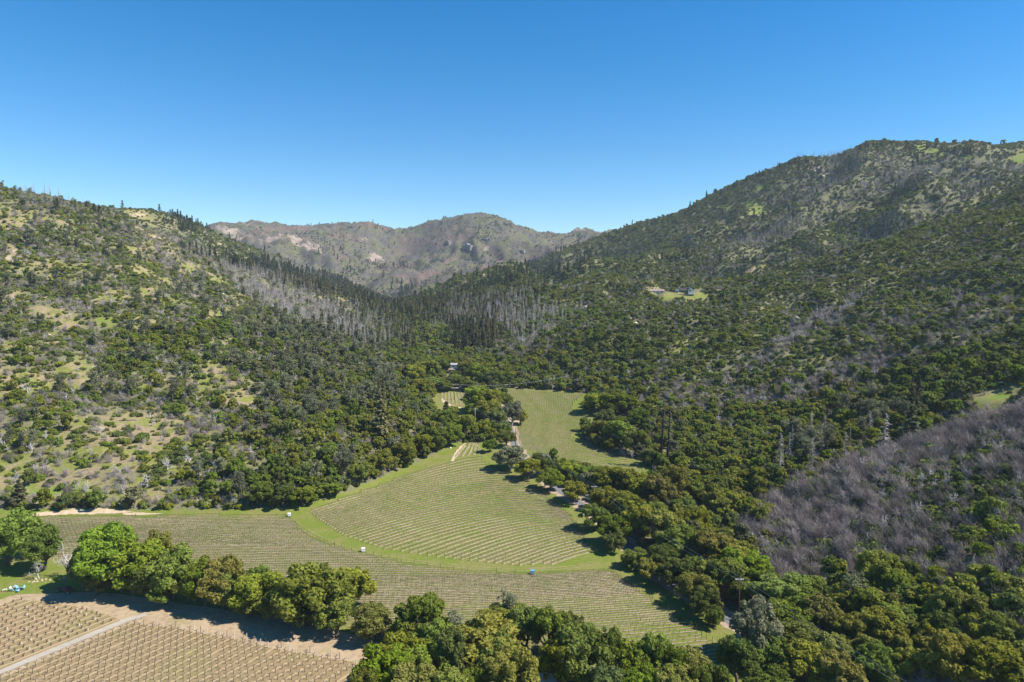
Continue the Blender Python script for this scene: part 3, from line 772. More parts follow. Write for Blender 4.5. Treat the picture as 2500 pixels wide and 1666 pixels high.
def shrub(seed, nleaf=330, size=0.12, h=0.75, nb=11):
    r = np.random.default_rng(seed)
    C = np.c_[r.uniform(-0.33, 0.33, nb), r.uniform(-0.33, 0.33, nb), r.uniform(0.12, 0.55, nb) * h]
    C[:, 2] *= 1.25 - np.hypot(C[:, 0], C[:, 1])
    R = r.uniform(0.13, 0.24, nb)
    m = MB(); leaves_on(m, C, R, nleaf, size, r, 0.5, 0.5)
    return m

def conifer(seed, nleaf=900, size=0.035, rad=0.17, lo=0.12, droop=0.12, power=0.9, gap=0.25):
    r = np.random.default_rng(seed)
    crown = MB()
    nl = 18
    zs = lo + (0.985 - lo) * (np.arange(nl) + r.uniform(-0.3, 0.3, nl)) / nl
    cs, us, ws, ts = [], [], [], []
    for z in zs:
        R0 = rad * (1 - (z - lo) / (1 - lo)) ** power + 0.008
        nbr = r.integers(5, 9)
        for a in r.uniform(0, 2 * np.pi, nbr):
            if r.random() < gap * 0.6: continue
            L = R0 * r.uniform(0.65, 1.2)
            m = max(2, int(nleaf / (nl * 6)))
            t = r.uniform(0.15, 1, m)
            out = np.array([math.cos(a), math.sin(a), 0]); side = np.array([-math.sin(a), math.cos(a), 0])
            c = out * (t * L)[:, None] + side * (r.normal(size=m) * 0.22 * L)[:, None]
            c[:, 2] += z - droop * t ** 1.5 * L / rad * 0.25 + r.normal(size=m) * 0.008
            nn = unit(np.array([0, 0, 1.0]) + out * 0.4 + r.normal(size=(m, 3)) * 0.55)
            u = unit(out + r.normal(size=(m, 3)) * 0.4); u = unit(u - nn * (u * nn).sum(1, keepdims=True)); w = np.cross(nn, u)
            s = size * r.uniform(0.6, 1.3, m)[:, None]
            cs.append(c); us.append(u * s * 1.3); ws.append(w * s * 0.7); ts.append(np.clip(r.normal(0.45, 0.25, m), 0, 1))
    crown.quads(np.concatenate(cs), np.concatenate(us), np.concatenate(ws), np.concatenate(ts))
    tr = MB(); tr.tube([(0, 0, -0.04), (0.004, 0, 0.3), (0, 0.004, 0.65), (0, 0, 0.985)], [0.016, 0.013, 0.008, 0.002], 5)
    return crown, tr

def grey_pine(seed, nleaf=1400, size=0.034):
    r = np.random.default_rng(seed)
    C, R = [], []
    tr = MB()
    fork = np.array([0.01, 0, 0.42])
    tr.tube(limb(np.array([0, 0, -0.04]), fork, r, 0.04), np.linspace(0.020, 0.014, 5), 5)
    for k in range(4):
        tip = np.array([r.normal() * 0.10, r.normal() * 0.10, r.uniform(0.8, 0.97)])
        pts = limb(fork if k else fork, tip, r, 0.06, 7)
        tr.tube(pts, np.linspace(0.012, 0.003, 7), 4, cap=False)
        for p in pts[1:]:
            for _ in range(3):
                C.append(p + r.normal(size=3) * np.array([0.06, 0.06, 0.03])); R.append(r.uniform(0.035, 0.075))
    for _ in range(7):
        C.append(np.array([r.normal() * 0.12, r.normal() * 0.12, r.uniform(0.3, 0.6)])); R.append(r.uniform(0.05, 0.08))
    crown = MB(); leaves_on(crown, np.array(C), np.array(R), nleaf, size, r, 0.5, 0.8, aspect=0.35)
    return crown, tr

def dead_conifer(seed, nbr=90, twigs=2, rad=0.13, lo=0.10, thick=0.012, lean=0.0, brk=1.0):
    r = np.random.default_rng(seed)
    tr = MB(); br = MB()
    ax = np.array([[0, 0, -0.04], [lean * 0.3, 0, 0.33], [lean * 0.7, 0.004, 0.66], [lean, 0, brk]])
    tr.tube(ax, [thick, thick * 0.8, thick * 0.55, thick * 0.2], 5)
    for k in range(nbr):
        z = lo + (brk - lo) * r.random() ** 0.9
        a = r.uniform(0, 2 * np.pi)
        L = (rad * (1 - (z - lo) / (1.02 - lo)) ** 0.75 + 0.012) * r.uniform(0.35, 1.15)
        o = np.array([lean * z, 0, z]); d = np.array([math.cos(a), math.sin(a), r.uniform(-0.45, 0.15)])
        p1 = o + d * L * 0.55 + np.array([0, 0, 0.01]); p2 = o + d * L + np.array([0, 0, -0.15 * L])
        br.tube([o, p1, p2], [thick * 0.26, thick * 0.17, thick * 0.06], 3, cap=False)
        for _ in range(twigs):
            t = r.uniform(0.3, 0.95); q = o + d * L * t
            e = q + unit(d + r.normal(size=3) * 0.7) * L * r.uniform(0.2, 0.45)
            br.tube([q, e], [thick * 0.13, thick * 0.05], 3, cap=False)
    return br, tr

def bare_tree(seed, depth=4, spread=0.55, r0=0.03, nk=4, lean=None, sides=4, hook=0.0):
    r = np.random.default_rng(seed)
    trunk = MB(); tw = MB()
    def grow(p, d, L, rad, lev):
        q = p + d * L
        n = 4
        pts = limb(p, q, r, 0.10, n)
        if hook and lev > 0: pts[:, 2] -= hook * L * np.linspace(0, 1, n) ** 2
        (trunk if lev == 0 else tw).tube(pts, np.linspace(rad, rad * 0.62, n), sides if lev < 2 else 3, cap=False)
        if lev >= depth: return
        for k in range(nk if lev else nk + 1):
            t = r.uniform(0.35, 1.0)
            base = pts[min(n - 1, int(t * (n - 1) + 0.5))]
            nd = unit(d * 0.8 + r.normal(size=3) * spread + np.array([0, 0, 0.15]))
            grow(base, nd, L * r.uniform(0.5, 0.78), rad * 0.5, lev + 1)
    d0 = unit(np.array([0, 0, 1.0]) + (np.array(lean) if lean is not None else 0))
    grow(np.array([0, 0, -0.03]), d0, 0.36, r0, 0)
    return tw, trunk

def dead_brush(seed, n=34, twigs=4, lean=(-0.25, 0, 0), th=0.012, arch=0.2, h=1.0):
    """a burnt shrub: bare grey stems fanning from the root, tips arching over"""
    r = np.random.default_rng(seed)
    m = MB()
    for k in range(n):
        a = r.uniform(0, 2 * np.pi); s = abs(r.normal()) * 0.42
        d = unit(np.array([math.cos(a) * s, math.sin(a) * s, 1.0]) + np.array(lean))
        L = r.uniform(0.5, 1.05) * h
        o = np.array([r.normal() * 0.08, r.normal() * 0.08, -0.03])
        t = np.linspace(0, 1, 4)[:, None]
        pts = o + d * L * t + np.array([d[0], d[1], -0.6]) * arch * L * t ** 2.5 * r.uniform(0.2, 1.3)
        w = th * r.uniform(0.6, 1.3)
        m.tube(pts, [w, w * 0.75, w * 0.5, w * 0.2], 3, cap=False)
        for _ in range(twigs):
            tt = r.uniform(0.4, 1.0); q = o + d * L * tt + np.array([d[0], d[1], -0.6]) * arch * L * tt ** 2.5 * 0.7
            e = q + unit(d + r.normal(size=3) * 0.55) * L * r.uniform(0.12, 0.32)
            m.tube([q, e], [w * 0.45, w * 0.18], 3, cap=False)
    return m

def joined(a, b, na, ma, mb_):
    m = MB(); m.merge(a); 
    if b.n: m.merge(b, 1)
    return m.mesh(na, [ma, mb_])

PROTO = {}     # kind -> list of (crown mesh, trunk mesh)
FARP = {}      # kind -> list of whole-plant meshes for the uncounted mass
def reg_tree(kind, pairs, leafm, barkm):
    PROTO[kind] = [(c.mesh(kind + '_crown', M[leafm]), t.mesh(kind + '_trunk', M[barkm], True)) for c, t in pairs]
def reg_far(kind, pairs, leafm, barkm):
    FARP[kind] = [joined(c, t, kind + '_mass', M[leafm], M[barkm]) for c, t in pairs]
E0 = MB()
HERO = [oak(100 + k, 60 + 10 * k, 9000, 0.025, rx=0.5 + 0.02 * (k % 3 - 1), rz=0.38 + 0.03 * (k % 2)) for k in range(3)]
MIDO = [oak(200 + k, 28 + 3 * k, 1700, 0.055, rz=0.36 + 0.03 * k, sides=4) for k in range(5)]
FARO = [oak(300 + k, 14, 380, 0.10, trunk=False) for k in range(3)]
for kd in ('olive', 'green', 'bright', 'gold', 'yellow', 'dark', 'grey'):
    reg_tree('hero_' + kd, HERO, kd, 'bark' if kd != 'grey' else 'pale_bark')
for kd in ('olive', 'green', 'bright', 'gold', 'dark', 'grey'):
    reg_tree('oak_' + kd, MIDO, kd, 'bark')
    reg_far('oak_' + kd, [(c, t) for c, t in MIDO], kd, 'bark')
    reg_far('faroak_' + kd, FARO, kd, 'bark')
SH = [shrub(400 + k, 620, 0.085, nb=9 + 2 * k) for k in range(5)]; SHF = [shrub(420 + k, 200, 0.15, nb=7) for k in range(3)]
for kd in ('shrub', 'dark', 'olive', 'green', 'chamise', 'grey'):
    PROTO['shrub_' + kd] = [(c.mesh('shrub_' + kd, M[kd]), None) for c in SH]
    reg_far('shrub_' + kd, [(c, E0) for c in SH], kd, 'bark')
    reg_far('farshrub_' + kd, [(c, E0) for c in SHF], kd, 'bark')
FIR = [conifer(500 + k, 1500, 0.030, 0.13 + 0.025 * k, gap=0.5) for k in range(4)]; FIRF = [conifer(520 + k, 500, 0.05, 0.13 + 0.02 * k, gap=0.6) for k in range(4)]
for kd in ('fir', 'brown_fir'):
    reg_tree('conifer_' + kd, FIR, kd, 'bark'); reg_far('conifer_' + kd, FIRF, kd, 'bark')
GP = [grey_pine(540 + k) for k in range(3)]; GPF = [grey_pine(560 + k, 420, 0.065) for k in range(3)]
reg_tree('grey_pine', GP, 'pine', 'bark'); reg_far('grey_pine', GPF, 'pine', 'bark')
DC = [dead_conifer(580 + k, 110, 3, 0.12, thick=0.010, lean=0.02 * k - 0.03, brk=(1.0, 0.92, 0.78, 1.0)[k]) for k in range(4)]; DCF = [dead_conifer(590 + k, 70, 1, 0.11, thick=0.010, lean=0.03 * k - 0.04, brk=(1.0, 0.9, 0.75, 1.0)[k]) for k in range(4)]
reg_tree('dead_conifer', DC, 'deadwood', 'dead_trunk'); reg_far('dead_conifer', DCF, 'deadwood', 'dead_trunk')
DB = [dead_brush(600 + k, 40, 6, lean=(-0.3 - 0.05 * k, 0.1, 0), th=0.0085, arch=0.12 + 0.08 * k) for k in range(5)]; DBF = [dead_brush(610 + k, 34, 3, th=0.015) for k in range(3)]
PROTO['dead_brush'] = [(c.mesh('dead_brush', M['deadbrush']), None) for c in DB]
reg_far('dead_brush', [(c, E0) for c in DB], 'deadbrush', 'bark'); reg_far('fardead_brush', [(c, E0) for c in DBF], 'deadbrush', 'bark')
BT = [bare_tree(630 + k, 3, nk=4) for k in range(3)]
reg_tree('bare_tree', BT, 'deadwood', 'deadwood'); reg_far('bare_tree', BT, 'deadwood', 'deadwood')

# ---------------------------------------------------------------- masses of plants that no one could count: one object, many copies by geometry nodes
def scatter(name, P, rot, scl, pick, meshes, label, cat, tilt=0.04):
    pc = bpy.data.collections.new(name + '_shapes')
    for i, me in enumerate(meshes):
        o = bpy.data.objects.new('%s_shape_%02d' % (name, i), me); pc.objects.link(o)
    n = len(P)
    me = bpy.data.meshes.new(name); me.vertices.add(n); me.vertices.foreach_set('co', np.asarray(P, np.float32).ravel())
    tl_ = rng.normal(size=(n, 2)) * tilt
    for an, ty, val in (('rot', 'FLOAT_VECTOR', np.c_[tl_, rot]), ('scl', 'FLOAT_VECTOR', scl), ('pick', 'INT', pick)):
        a = me.attributes.new(an, ty, 'POINT')
        a.data.foreach_set('vector' if ty == 'FLOAT_VECTOR' else 'value', np.asarray(val, np.int32 if ty == 'INT' else np.float32).ravel())
    o = obj(name, me); tag(o, label, cat, kind='stuff')
    ng = bpy.data.node_groups.new(name, 'GeometryNodeTree')
    ng.interface.new_socket('Geometry', in_out='INPUT', socket_type='NodeSocketGeometry')
    ng.interface.new_socket('Geometry', in_out='OUTPUT', socket_type='NodeSocketGeometry')
    gi = ng.nodes.new('NodeGroupInput'); go = ng.nodes.new('NodeGroupOutput')
    ip = ng.nodes.new('GeometryNodeInstanceOnPoints'); ci = ng.nodes.new('GeometryNodeCollectionInfo')
    ci.inputs['Collection'].default_value = pc; ci.inputs['Separate Children'].default_value = True; ci.inputs['Reset Children'].default_value = True
    def named(nm, ty):
        k = ng.nodes.new('GeometryNodeInputNamedAttribute'); k.data_type = ty; k.inputs['Name'].default_value = nm; return k.outputs['Attribute']
    ip.inputs['Pick Instance'].default_value = True
    ng.links.new(gi.outputs[0], ip.inputs['Points']); ng.links.new(ci.outputs[0], ip.inputs['Instance'])
    ng.links.new(named('pick', 'INT'), ip.inputs['Instance Index']); ng.links.new(named('rot', 'FLOAT_VECTOR'), ip.inputs['Rotation'])
    ng.links.new(named('scl', 'FLOAT_VECTOR'), ip.inputs['Scale'])
    ng.links.new(ip.outputs[0], go.inputs[0])
    o.modifiers.new('plants', 'NODES').node_group = ng
    return o

ONES = ['', 'first', 'second', 'third', 'fourth', 'fifth', 'sixth', 'seventh', 'eighth', 'ninth', 'tenth', 'eleventh', 'twelfth', 'thirteenth', 'fourteenth', 'fifteenth', 'sixteenth', 'seventeenth', 'eighteenth', 'nineteenth']
TENS = ['', '', 'twent', 'thirt', 'fort', 'fift', 'sixt', 'sevent', 'eight', 'ninet']
def ordinal(n):
    if n < 20: return ONES[n]
    if n >= 100: return 'hundred and ' + ordinal(n - 100) if n > 100 else 'hundredth'
    return TENS[n // 10] + ('ieth' if n % 10 == 0 else 'y-' + ONES[n % 10])

# ---------------------------------------------------------------- what grows where on the slopes
KINDS = ['shrub_dark', 'shrub_shrub', 'shrub_olive', 'shrub_green', 'shrub_chamise', 'oak_olive', 'oak_green', 'oak_dark', 'oak_gold', 'oak_bright', 'oak_grey',
         'grey_pine', 'conifer_fir', 'conifer_brown_fir', 'dead_conifer', 'dead_brush', 'bare_tree']
KI = {k: i for i, k in enumerate(KINDS)}
#             width lo, hi, height/width lo, hi  (trees: height lo, hi and width/height)
SIZE = {'shrub_dark': (1.6, 4.8, 'w'), 'shrub_shrub': (1.5, 4.4, 'w'), 'shrub_olive': (1.5, 4.4, 'w'), 'shrub_green': (1.6, 4.8, 'w'), 'shrub_chamise': (1.4, 2.8, 'w'),
        'oak_olive': (3.6, 8.0, 'o'), 'oak_green': (3.6, 8.0, 'o'), 'oak_dark': (3.6, 8.0, 'o'), 'oak_gold': (3.6, 7.5, 'o'), 'oak_bright': (5.0, 9.0, 'o'), 'oak_grey': (5.0, 9.0, 'o'),
        'grey_pine': (8, 15, 'h'), 'conifer_fir': (9, 19, 'h'), 'conifer_brown_fir': (9, 19, 'h'), 'dead_conifer': (8, 17, 'h'), 'dead_brush': (2.4, 4.8, 'h'), 'bare_tree': (5, 9, 'h')}
BASE = {-1: dict(oak_olive=1.2, oak_green=1.3, oak_gold=0.25, oak_dark=0.5, oak_grey=0.2, shrub_olive=1.4, shrub_shrub=1.2, shrub_dark=0.5, dead_brush=0.9, bare_tree=0.2),
        0: dict(shrub_dark=0.7, shrub_shrub=1.3, shrub_olive=0.9, shrub_green=0.6, shrub_chamise=1.2, dead_brush=2.3, oak_olive=0.10, oak_green=0.10, oak_dark=0.05, grey_pine=0.08, bare_tree=0.22),
        1: dict(shrub_dark=1.4, shrub_shrub=1.4, shrub_chamise=1.5, dead_brush=0.9, oak_dark=0.2, conifer_fir=0.02),
        2: dict(shrub_dark=1.0, shrub_shrub=0.8, dead_brush=1.6, oak_dark=0.25, conifer_fir=0.02),
        3: dict(shrub_dark=1.5, shrub_shrub=2.0, shrub_chamise=2.4, oak_dark=0.25, oak_green=0.22, dead_brush=0.6, dead_conifer=0.03, conifer_fir=0.03),
        4: dict(shrub_shrub=1.7, shrub_dark=0.9, shrub_olive=0.9, shrub_chamise=2.6, shrub_green=0.4, oak_green=0.12, oak_olive=0.08, oak_dark=0.08, dead_brush=1.1, bare_tree=0.12),
        5: dict(dead_brush=5.0, shrub_dark=2.4, shrub_shrub=2.2, shrub_green=0.9, bare_tree=0.9)}
# (kind, px, py, rx, ry, tilt, weight): stands of one kind, each where the photo shows it on the slope
STANDS = [
    ('bare_tree', 1960, 812, 150, 13, -32, 14), ('bare_tree', 790, 765, 150, 32, 18, 2.5), ('bare_tree', 640, 700, 100, 24, 28, 2.5), ('bare_tree', 2000, 935, 240, 22, -14, 2.5), ('bare_tree', 2200, 440, 260, 26, -10, 2.0),
    ('oak_olive', 800, 1010, 230, 170, 0, 0.60), ('oak_green', 800, 1000, 230, 170, 0, 0.50), ('grey_pine', 740, 930, 200, 130, 0, 0.28), ('oak_dark', 800, 1000, 230, 170, 0, 0.25), ('dead_brush', 800, 950, 230, 170, 0, 1.36), ('oak_gold', 930, 1100, 140, 50, -15, 0.81), ('oak_olive', 930, 1100, 160, 60, -15, 1.50), ('oak_grey', 700, 900, 160, 90, 0, 0.60),
    ('conifer_brown_fir', 930, 1010, 40, 40, 0, 1.00), ('oak_green', 650, 1190, 140, 36, 0, 2.00), ('oak_dark', 700, 1190, 100, 36, 0, 1.50),
    ('conifer_fir', 630, 655, 90, 12, 12, 5.00), ('conifer_fir', 790, 690, 130, 14, 14, 2.00), ('conifer_brown_fir', 820, 720, 140, 22, 14, 1.20), ('conifer_fir', 920, 735, 60, 14, 10, 1.20),
    ('dead_conifer', 640, 700, 110, 28, 28, 6.80), ('dead_conifer', 790, 765, 150, 36, 18, 6.80), ('dead_conifer', 880, 810, 80, 30, 10, 4.25), ('dead_brush', 790, 765, 150, 36, 18, 3.40), ('dead_brush', 640, 700, 110, 30, 28, 3.40), ('dead_brush', 420, 620, 110, 40, 25, 5.10), ('dead_brush', 300, 560, 90, 26, 25, 5.10), ('dead_conifer', 420, 590, 90, 24, 25, 1.02),
    ('conifer_brown_fir', 910, 800, 110, 50, 10, 0.80), ('conifer_brown_fir', 1030, 765, 110, 30, 0, 0.80), ('conifer_fir', 1010, 745, 100, 18, 0, 0.40), ('oak_green', 1000, 790, 160, 50, 0, 1.50), ('oak_dark', 1150, 760, 160, 50, 0, 1.50), ('shrub_shrub', 1000, 780, 200, 60, 0, 1.50), ('dead_conifer', 1180, 770, 110, 34, -10, 5.10), ('conifer_brown_fir', 1200, 760, 110, 30, -10, 0.80), ('conifer_fir', 1130, 835, 36, 30, 0, 2.00), ('conifer_brown_fir', 1170, 830, 50, 30, 0, 2.00), ('dead_conifer', 1300, 790, 80, 30, -10, 2.04),
    ('oak_olive', 400, 830, 90, 40, 0, 1.60), ('oak_green', 480, 830, 120, 50, 0, 1.00), ('oak_olive', 50, 935, 80, 40, 0, 2.00), ('oak_dark', 60, 1200, 120, 40, 0, 2.00), ('oak_olive', 100, 1190, 120, 40, 0, 1.20), ('bare_tree', 450, 1170, 160, 40, 0, 0.80), ('bare_tree', 120, 1170, 120, 40, 0, 0.80), ('shrub_green', 330, 1080, 280, 110, 0, 0.80),
    ('conifer_fir', 690, 575, 900, 1, 0, 0.00),
    ('shrub_chamise', 2080, 690, 330, 46, -18, 16.00), ('shrub_chamise', 2360, 570, 210, 60, -25, 16.00), ('shrub_chamise', 1440, 712, 110, 26, 0, 14.00), ('shrub_chamise', 1710, 590, 60, 60, 0, 5.00), ('shrub_chamise', 2010, 880, 110, 26, -12, 8.00), ('shrub_chamise', 1640, 860, 60, 50, 20, 4.00), ('shrub_chamise', 1850, 760, 160, 40, -10, 5.00),
    ('dead_brush', 1960, 812, 150, 15, -32, 44.20), ('dead_brush', 2000, 935, 240, 26, -14, 15.30), ('dead_brush', 1300, 850, 70, 30, 0, 8.50), ('dead_brush', 1700, 960, 120, 26, 0, 5.10), ('dead_brush', 2300, 800, 260, 60, -20, 4.25), ('dead_brush', 1560, 1070, 60, 60, 20, 10.00), ('dead_brush', 1180, 870, 50, 12, 0, 5.10),
    ('dead_conifer', 2200, 435, 260, 26, -10, 6.80), ('dead_conifer', 2330, 480, 200, 26, -24, 6.80), ('dead_conifer', 2080, 400, 120, 24, 0, 5.10), ('dead_conifer', 1960, 545, 200, 22, -24, 5.10), ('dead_brush', 2100, 440, 260, 40, -10, 5.10), ('dead_brush', 1900, 560, 240, 30, -20, 6.80), ('dead_brush', 1800, 650, 220, 22, -10, 5.10),
    ('oak_olive', 1750, 1110, 220, 90, 10, 0.70), ('oak_gold', 1750, 1100, 220, 90, 10, 0.23), ('oak_green', 1800, 1100, 220, 90, 10, 0.60), ('dead_brush', 1800, 1120, 220, 90, 10, 1.20), ('shrub_green', 1800, 1120, 220, 90, 10, 1.00), ('oak_gold', 2000, 1030, 230, 44, -6, 0.49), ('oak_olive', 2000, 1050, 230, 50, -6, 1.00), ('oak_green', 2050, 1010, 230, 50, -6, 0.50), ('oak_dark', 2330, 930, 220, 70, -15, 1.00), ('oak_green', 2330, 930, 220, 70, -15, 0.50),
    ('oak_dark', 1300, 680, 170, 30, -14, 0.80), ('shrub_shrub', 1400, 640, 200, 40, -14, 2.00), ('conifer_fir', 1290, 670, 170, 20, -14, 1.20), ('oak_dark', 1600, 830, 160, 50, 0, 0.40), ('oak_green', 1400, 800, 140, 60, 0, 0.35), ('oak_dark', 1400, 860, 160, 60, 0, 0.50), ('oak_olive', 1350, 890, 160, 30, 0, 0.90), ('oak_olive', 1500, 960, 100, 40, 0, 0.75),
    ('oak_olive', 2150, 1500, 330, 60, 0, 6.00), ('oak_green', 2150, 1500, 330, 60, 0, 6.00), ('oak_gold', 2200, 1600, 330, 60, 0, 3.15), ('oak_dark', 2150, 1510, 330, 60, 0, 2.00), ('oak_gold', 2400, 1620, 160, 50, 0, 4.05), ('oak_olive', 1780, 1260, 80, 80, 40, 2.00), ('oak_gold', 1760, 1280, 70, 70, 40, 1.50), ('oak_green', 2420, 1330, 80, 60, 0, 4.00), ('shrub_green', 2300, 1350, 250, 90, 0, 2.50), ('shrub_dark', 2200, 1330, 330, 80, 0, 2.50),
    ('grey_pine', 1960, 1110, 60, 40, 0, 1.00), ('grey_pine', 2150, 1030, 70, 40, 0, 0.80), ('dead_conifer', 2060, 1080, 160, 40, -10, 0.25), ('conifer_fir', 2230, 1020, 40, 30, 0, 0.50), ('conifer_brown_fir', 2200, 1010, 60, 30, 0, 0.60),
    ('conifer_fir', 985, 690, 24, 50, -10, 1.60), ('conifer_fir', 945, 640, 30, 40, -20, 0.60), ('conifer_fir', 830, 640, 80, 30, 30, 0.30), ('dead_brush', 700, 660, 60, 24, 15, 15.30), ('dead_conifer', 720, 660, 90, 16, 15, 5.10), ('conifer_fir', 440, 540, 60, 12, 25, 0.80), ('oak_bright', 2300, 960, 160, 40, 0, 0.25)]

def candidates(n, r0, r1, a0=-42.0, a1=42.0):
    r = np.sqrt(rng.uniform(r0 * r0, r1 * r1, n)); a = np.radians(rng.uniform(a0, a1, n))
    X = r * np.sin(a); Y = r * np.cos(a)
    Z = tz(X, Y)
    ci = np.clip(((a - az[0]) / (az[1] - az[0])).astype(int), 0, NA - 1)
    ri = np.clip((np.log(r / 45.0) / math.log(RATIO)).astype(int), 0, NR - 1)
    Lr = GL[ri, ci]
    vis = (Z + 9 - CAMZ) / r >= HORIZ[ri, ci] - 0.004
    return X[vis], Y[vis], Z[vis], Lr[vis], r[vis]

def road_dist(X, Y):
    d = np.full(np.shape(X), 1e9)
    for a, b in zip(roadw[:-1], roadw[1:]):
        ab = b[:2] - a[:2]; t = np.clip(((X - a[0]) * ab[0] + (Y - a[1]) * ab[1]) / (ab @ ab), 0, 1)
        d = np.minimum(d, np.hypot(X - a[0] - t * ab[0], Y - a[1] - t * ab[1]))
    return d

BATCH = [(20000, 105, 330, 1.0), (48000, 330, 620, 1.0), (115000, 620, 1100, 1.05), (130000, 1100, 1950, 1.3), (100000, 1700, 3250, 1.3)]
veg = {k: [] for k in KINDS}
for (n, r0, r1, grow) in BATCH:
    X, Y, Z, Lr, R = candidates(n, r0, r1)
    px, py = project(X, Y, Z)
    if r0 == 1700: ok = Lr == 2
    elif r0 == 1100: ok = Lr != 2
    else: ok = np.ones(len(X), bool)
    floor_open = inside(px, py, FIELD_OPEN) | inside(px, py, FIELD_UP) | inside(px, py, MEADOW)
    ok &= ~floor_open & (road_dist(X, Y) > 7.5)
    ok &= ~inside(px, py, [(1572, 706), (1640, 712), (1700, 706), (1715, 722), (1690, 732), (1600, 726)])
    ok &= ~inside(px, py, [(1092, 898), (1132, 898), (1134, 920), (1064, 926), (1066, 912)])
    op = openness(px, py, X, Y, Lr)
    clump = fbm(X / 22, Y / 22, 401, 3)
    dens = np.clip(1.06 - 1.12 * op + 0.45 * clump, 0.03, 1)
    dens = np.where((Lr == 3) | (Lr == 4), np.clip(1.15 - 1.05 * op + 0.22 * clump, 0.05, 1), dens)
    dens = np.where(Lr == 2, np.clip(0.42 + 1.3 * fbm(X / 160, Y / 160, 431, 4) - 0.6 * blobs(px, py, ROCKY), 0.04, 1), dens)
    dens = np.where(Lr == -1, np.where(py > 1080, 0.30, 0.5), dens)
    ok &= rng.random(len(X)) < dens
    X, Y, Z, Lr, R, px, py, op = [a[ok] for a in (X, Y, Z, Lr, R, px, py, op)]
    W = np.zeros((len(X), len(KINDS)))
    for l, d in BASE.items():
        for k, w in d.items(): W[Lr == l, KI[k]] = w
    c_ = np.where(Lr == 2, 70.0, 42.0)
    conc = np.clip(0.25 * (tz(X + c_, Y) + tz(X - c_, Y) + tz(X, Y + c_) + tz(X, Y - c_)) - tz(X, Y), -6, 6) * np.where(Lr == 2, 0.2, 0.36)
    for k in KINDS:
        g_ = 0.4 if k.startswith('oak') else 0.25 if k.startswith('con') else 0.45 if k in ('dead_conifer', 'bare_tree', 'grey_pine') else 0.3 if k == 'dead_brush' else -0.7 if k == 'shrub_chamise' else 0.0
        if g_: W[:, KI[k]] *= np.exp(g_ * np.where(Lr == 5, 0, conc))
    # drifts: dead and living brush each keep to their own patches
    dn = fbm(X / 45, Y / 45, 441, 3); gn = fbm(X / 38, Y / 38, 451, 3)
    W[:, KI['dead_brush']] *= np.exp(3.2 * dn); W[:, KI['shrub_dark']] *= np.exp(2.0 * gn); W[:, KI['shrub_olive']] *= np.exp(-2.0 * gn)
    for (k, cx, cy_, rx, ry, rot, w) in STANDS:
        if w: W[:, KI[k]] += w * blobs(px, py, [(cx, cy_, rx, ry, rot, 1.0)])
    trees = [KI[k] for k in KINDS if k[:3] in ('oak', 'gre', 'con', 'dea') and k != 'dead_brush']
    W[np.ix_(op > 0.5, trees)] *= 0.15
    cum = np.cumsum(W, 1); pick = (rng.random(len(X))[:, None] * cum[:, -1:] > cum).sum(1)
    for k in KINDS:
        sel = pick == KI[k]
        if not sel.any(): continue
        lo, hi, mode = SIZE[k]
        s = rng.uniform(lo, hi, sel.sum()) * (grow if mode in 'wo' or k == 'dead_brush' else min(grow, 1.1))
        if mode == 'o' and r0 > 1600: s *= 0.8
        if k == 'shrub_chamise': s = s * (1.55 if r0 >= 1100 else 1.25 if r0 >= 600 else 1.0)
        if k == 'dead_brush': s = s * np.where(Lr[sel] == 5, 1.55, 1.0)
        if k in ('shrub_dark', 'shrub_green', 'shrub_olive', 'shrub_shrub'): s = np.where(rng.random(len(s)) < 0.12, s * 1.5, s)
        h = s * rng.uniform(0.75, 1.15, len(s)) if mode in 'wo' else s
        w = s if mode in 'wo' else s * rng.uniform(0.85, 1.25, len(s))
        if k == 'dead_brush': w = s * rng.uniform(0.8, 1.3, len(s))
        veg[k].append(np.c_[X[sel], Y[sel], Z[sel] - 0.15, w, h, R[sel], px[sel], py[sel], Lr[sel]])
veg = {k: np.concatenate(v) for k, v in veg.items() if v}

NAME = {'shrub': ('shrub', 'shrub'), 'oak': ('oak_tree', 'tree'), 'grey': ('grey_pine', 'pine'), 'coni': ('conifer_tree', 'conifer'), 'deadc': ('dead_conifer', 'dead tree'), 'deadb': ('burnt_brush', 'dead brush'), 'bare': ('bare_tree', 'bare tree')}
def family(k):
    return 'shrub' if k.startswith('shrub') else 'oak' if k.startswith('oak') else 'grey' if k.startswith('grey') else 'coni' if k.startswith('coni') else 'deadc' if k == 'dead_conifer' else 'deadb' if k == 'dead_brush' else 'bare'
TONE = {'shrub_dark': 'dark green rounded shrub', 'shrub_shrub': 'mid green rounded shrub', 'shrub_olive': 'olive green rounded shrub', 'shrub_green': 'fresh green rounded shrub', 'shrub_chamise': 'small olive chaparral bush',
        'oak_olive': 'olive green oak', 'oak_green': 'green oak', 'oak_dark': 'dark green oak', 'oak_gold': 'golden olive oak', 'oak_bright': 'bright green leafy tree', 'oak_grey': 'grey green oak', 'grey_pine': 'thin grey pine',
        'conifer_fir': 'dark green fir', 'conifer_brown_fir': 'olive brown scorched fir', 'dead_conifer': 'bare grey dead conifer', 'dead_brush': 'leafless mauve grey burnt bush', 'bare_tree': 'leafless grey tree'}
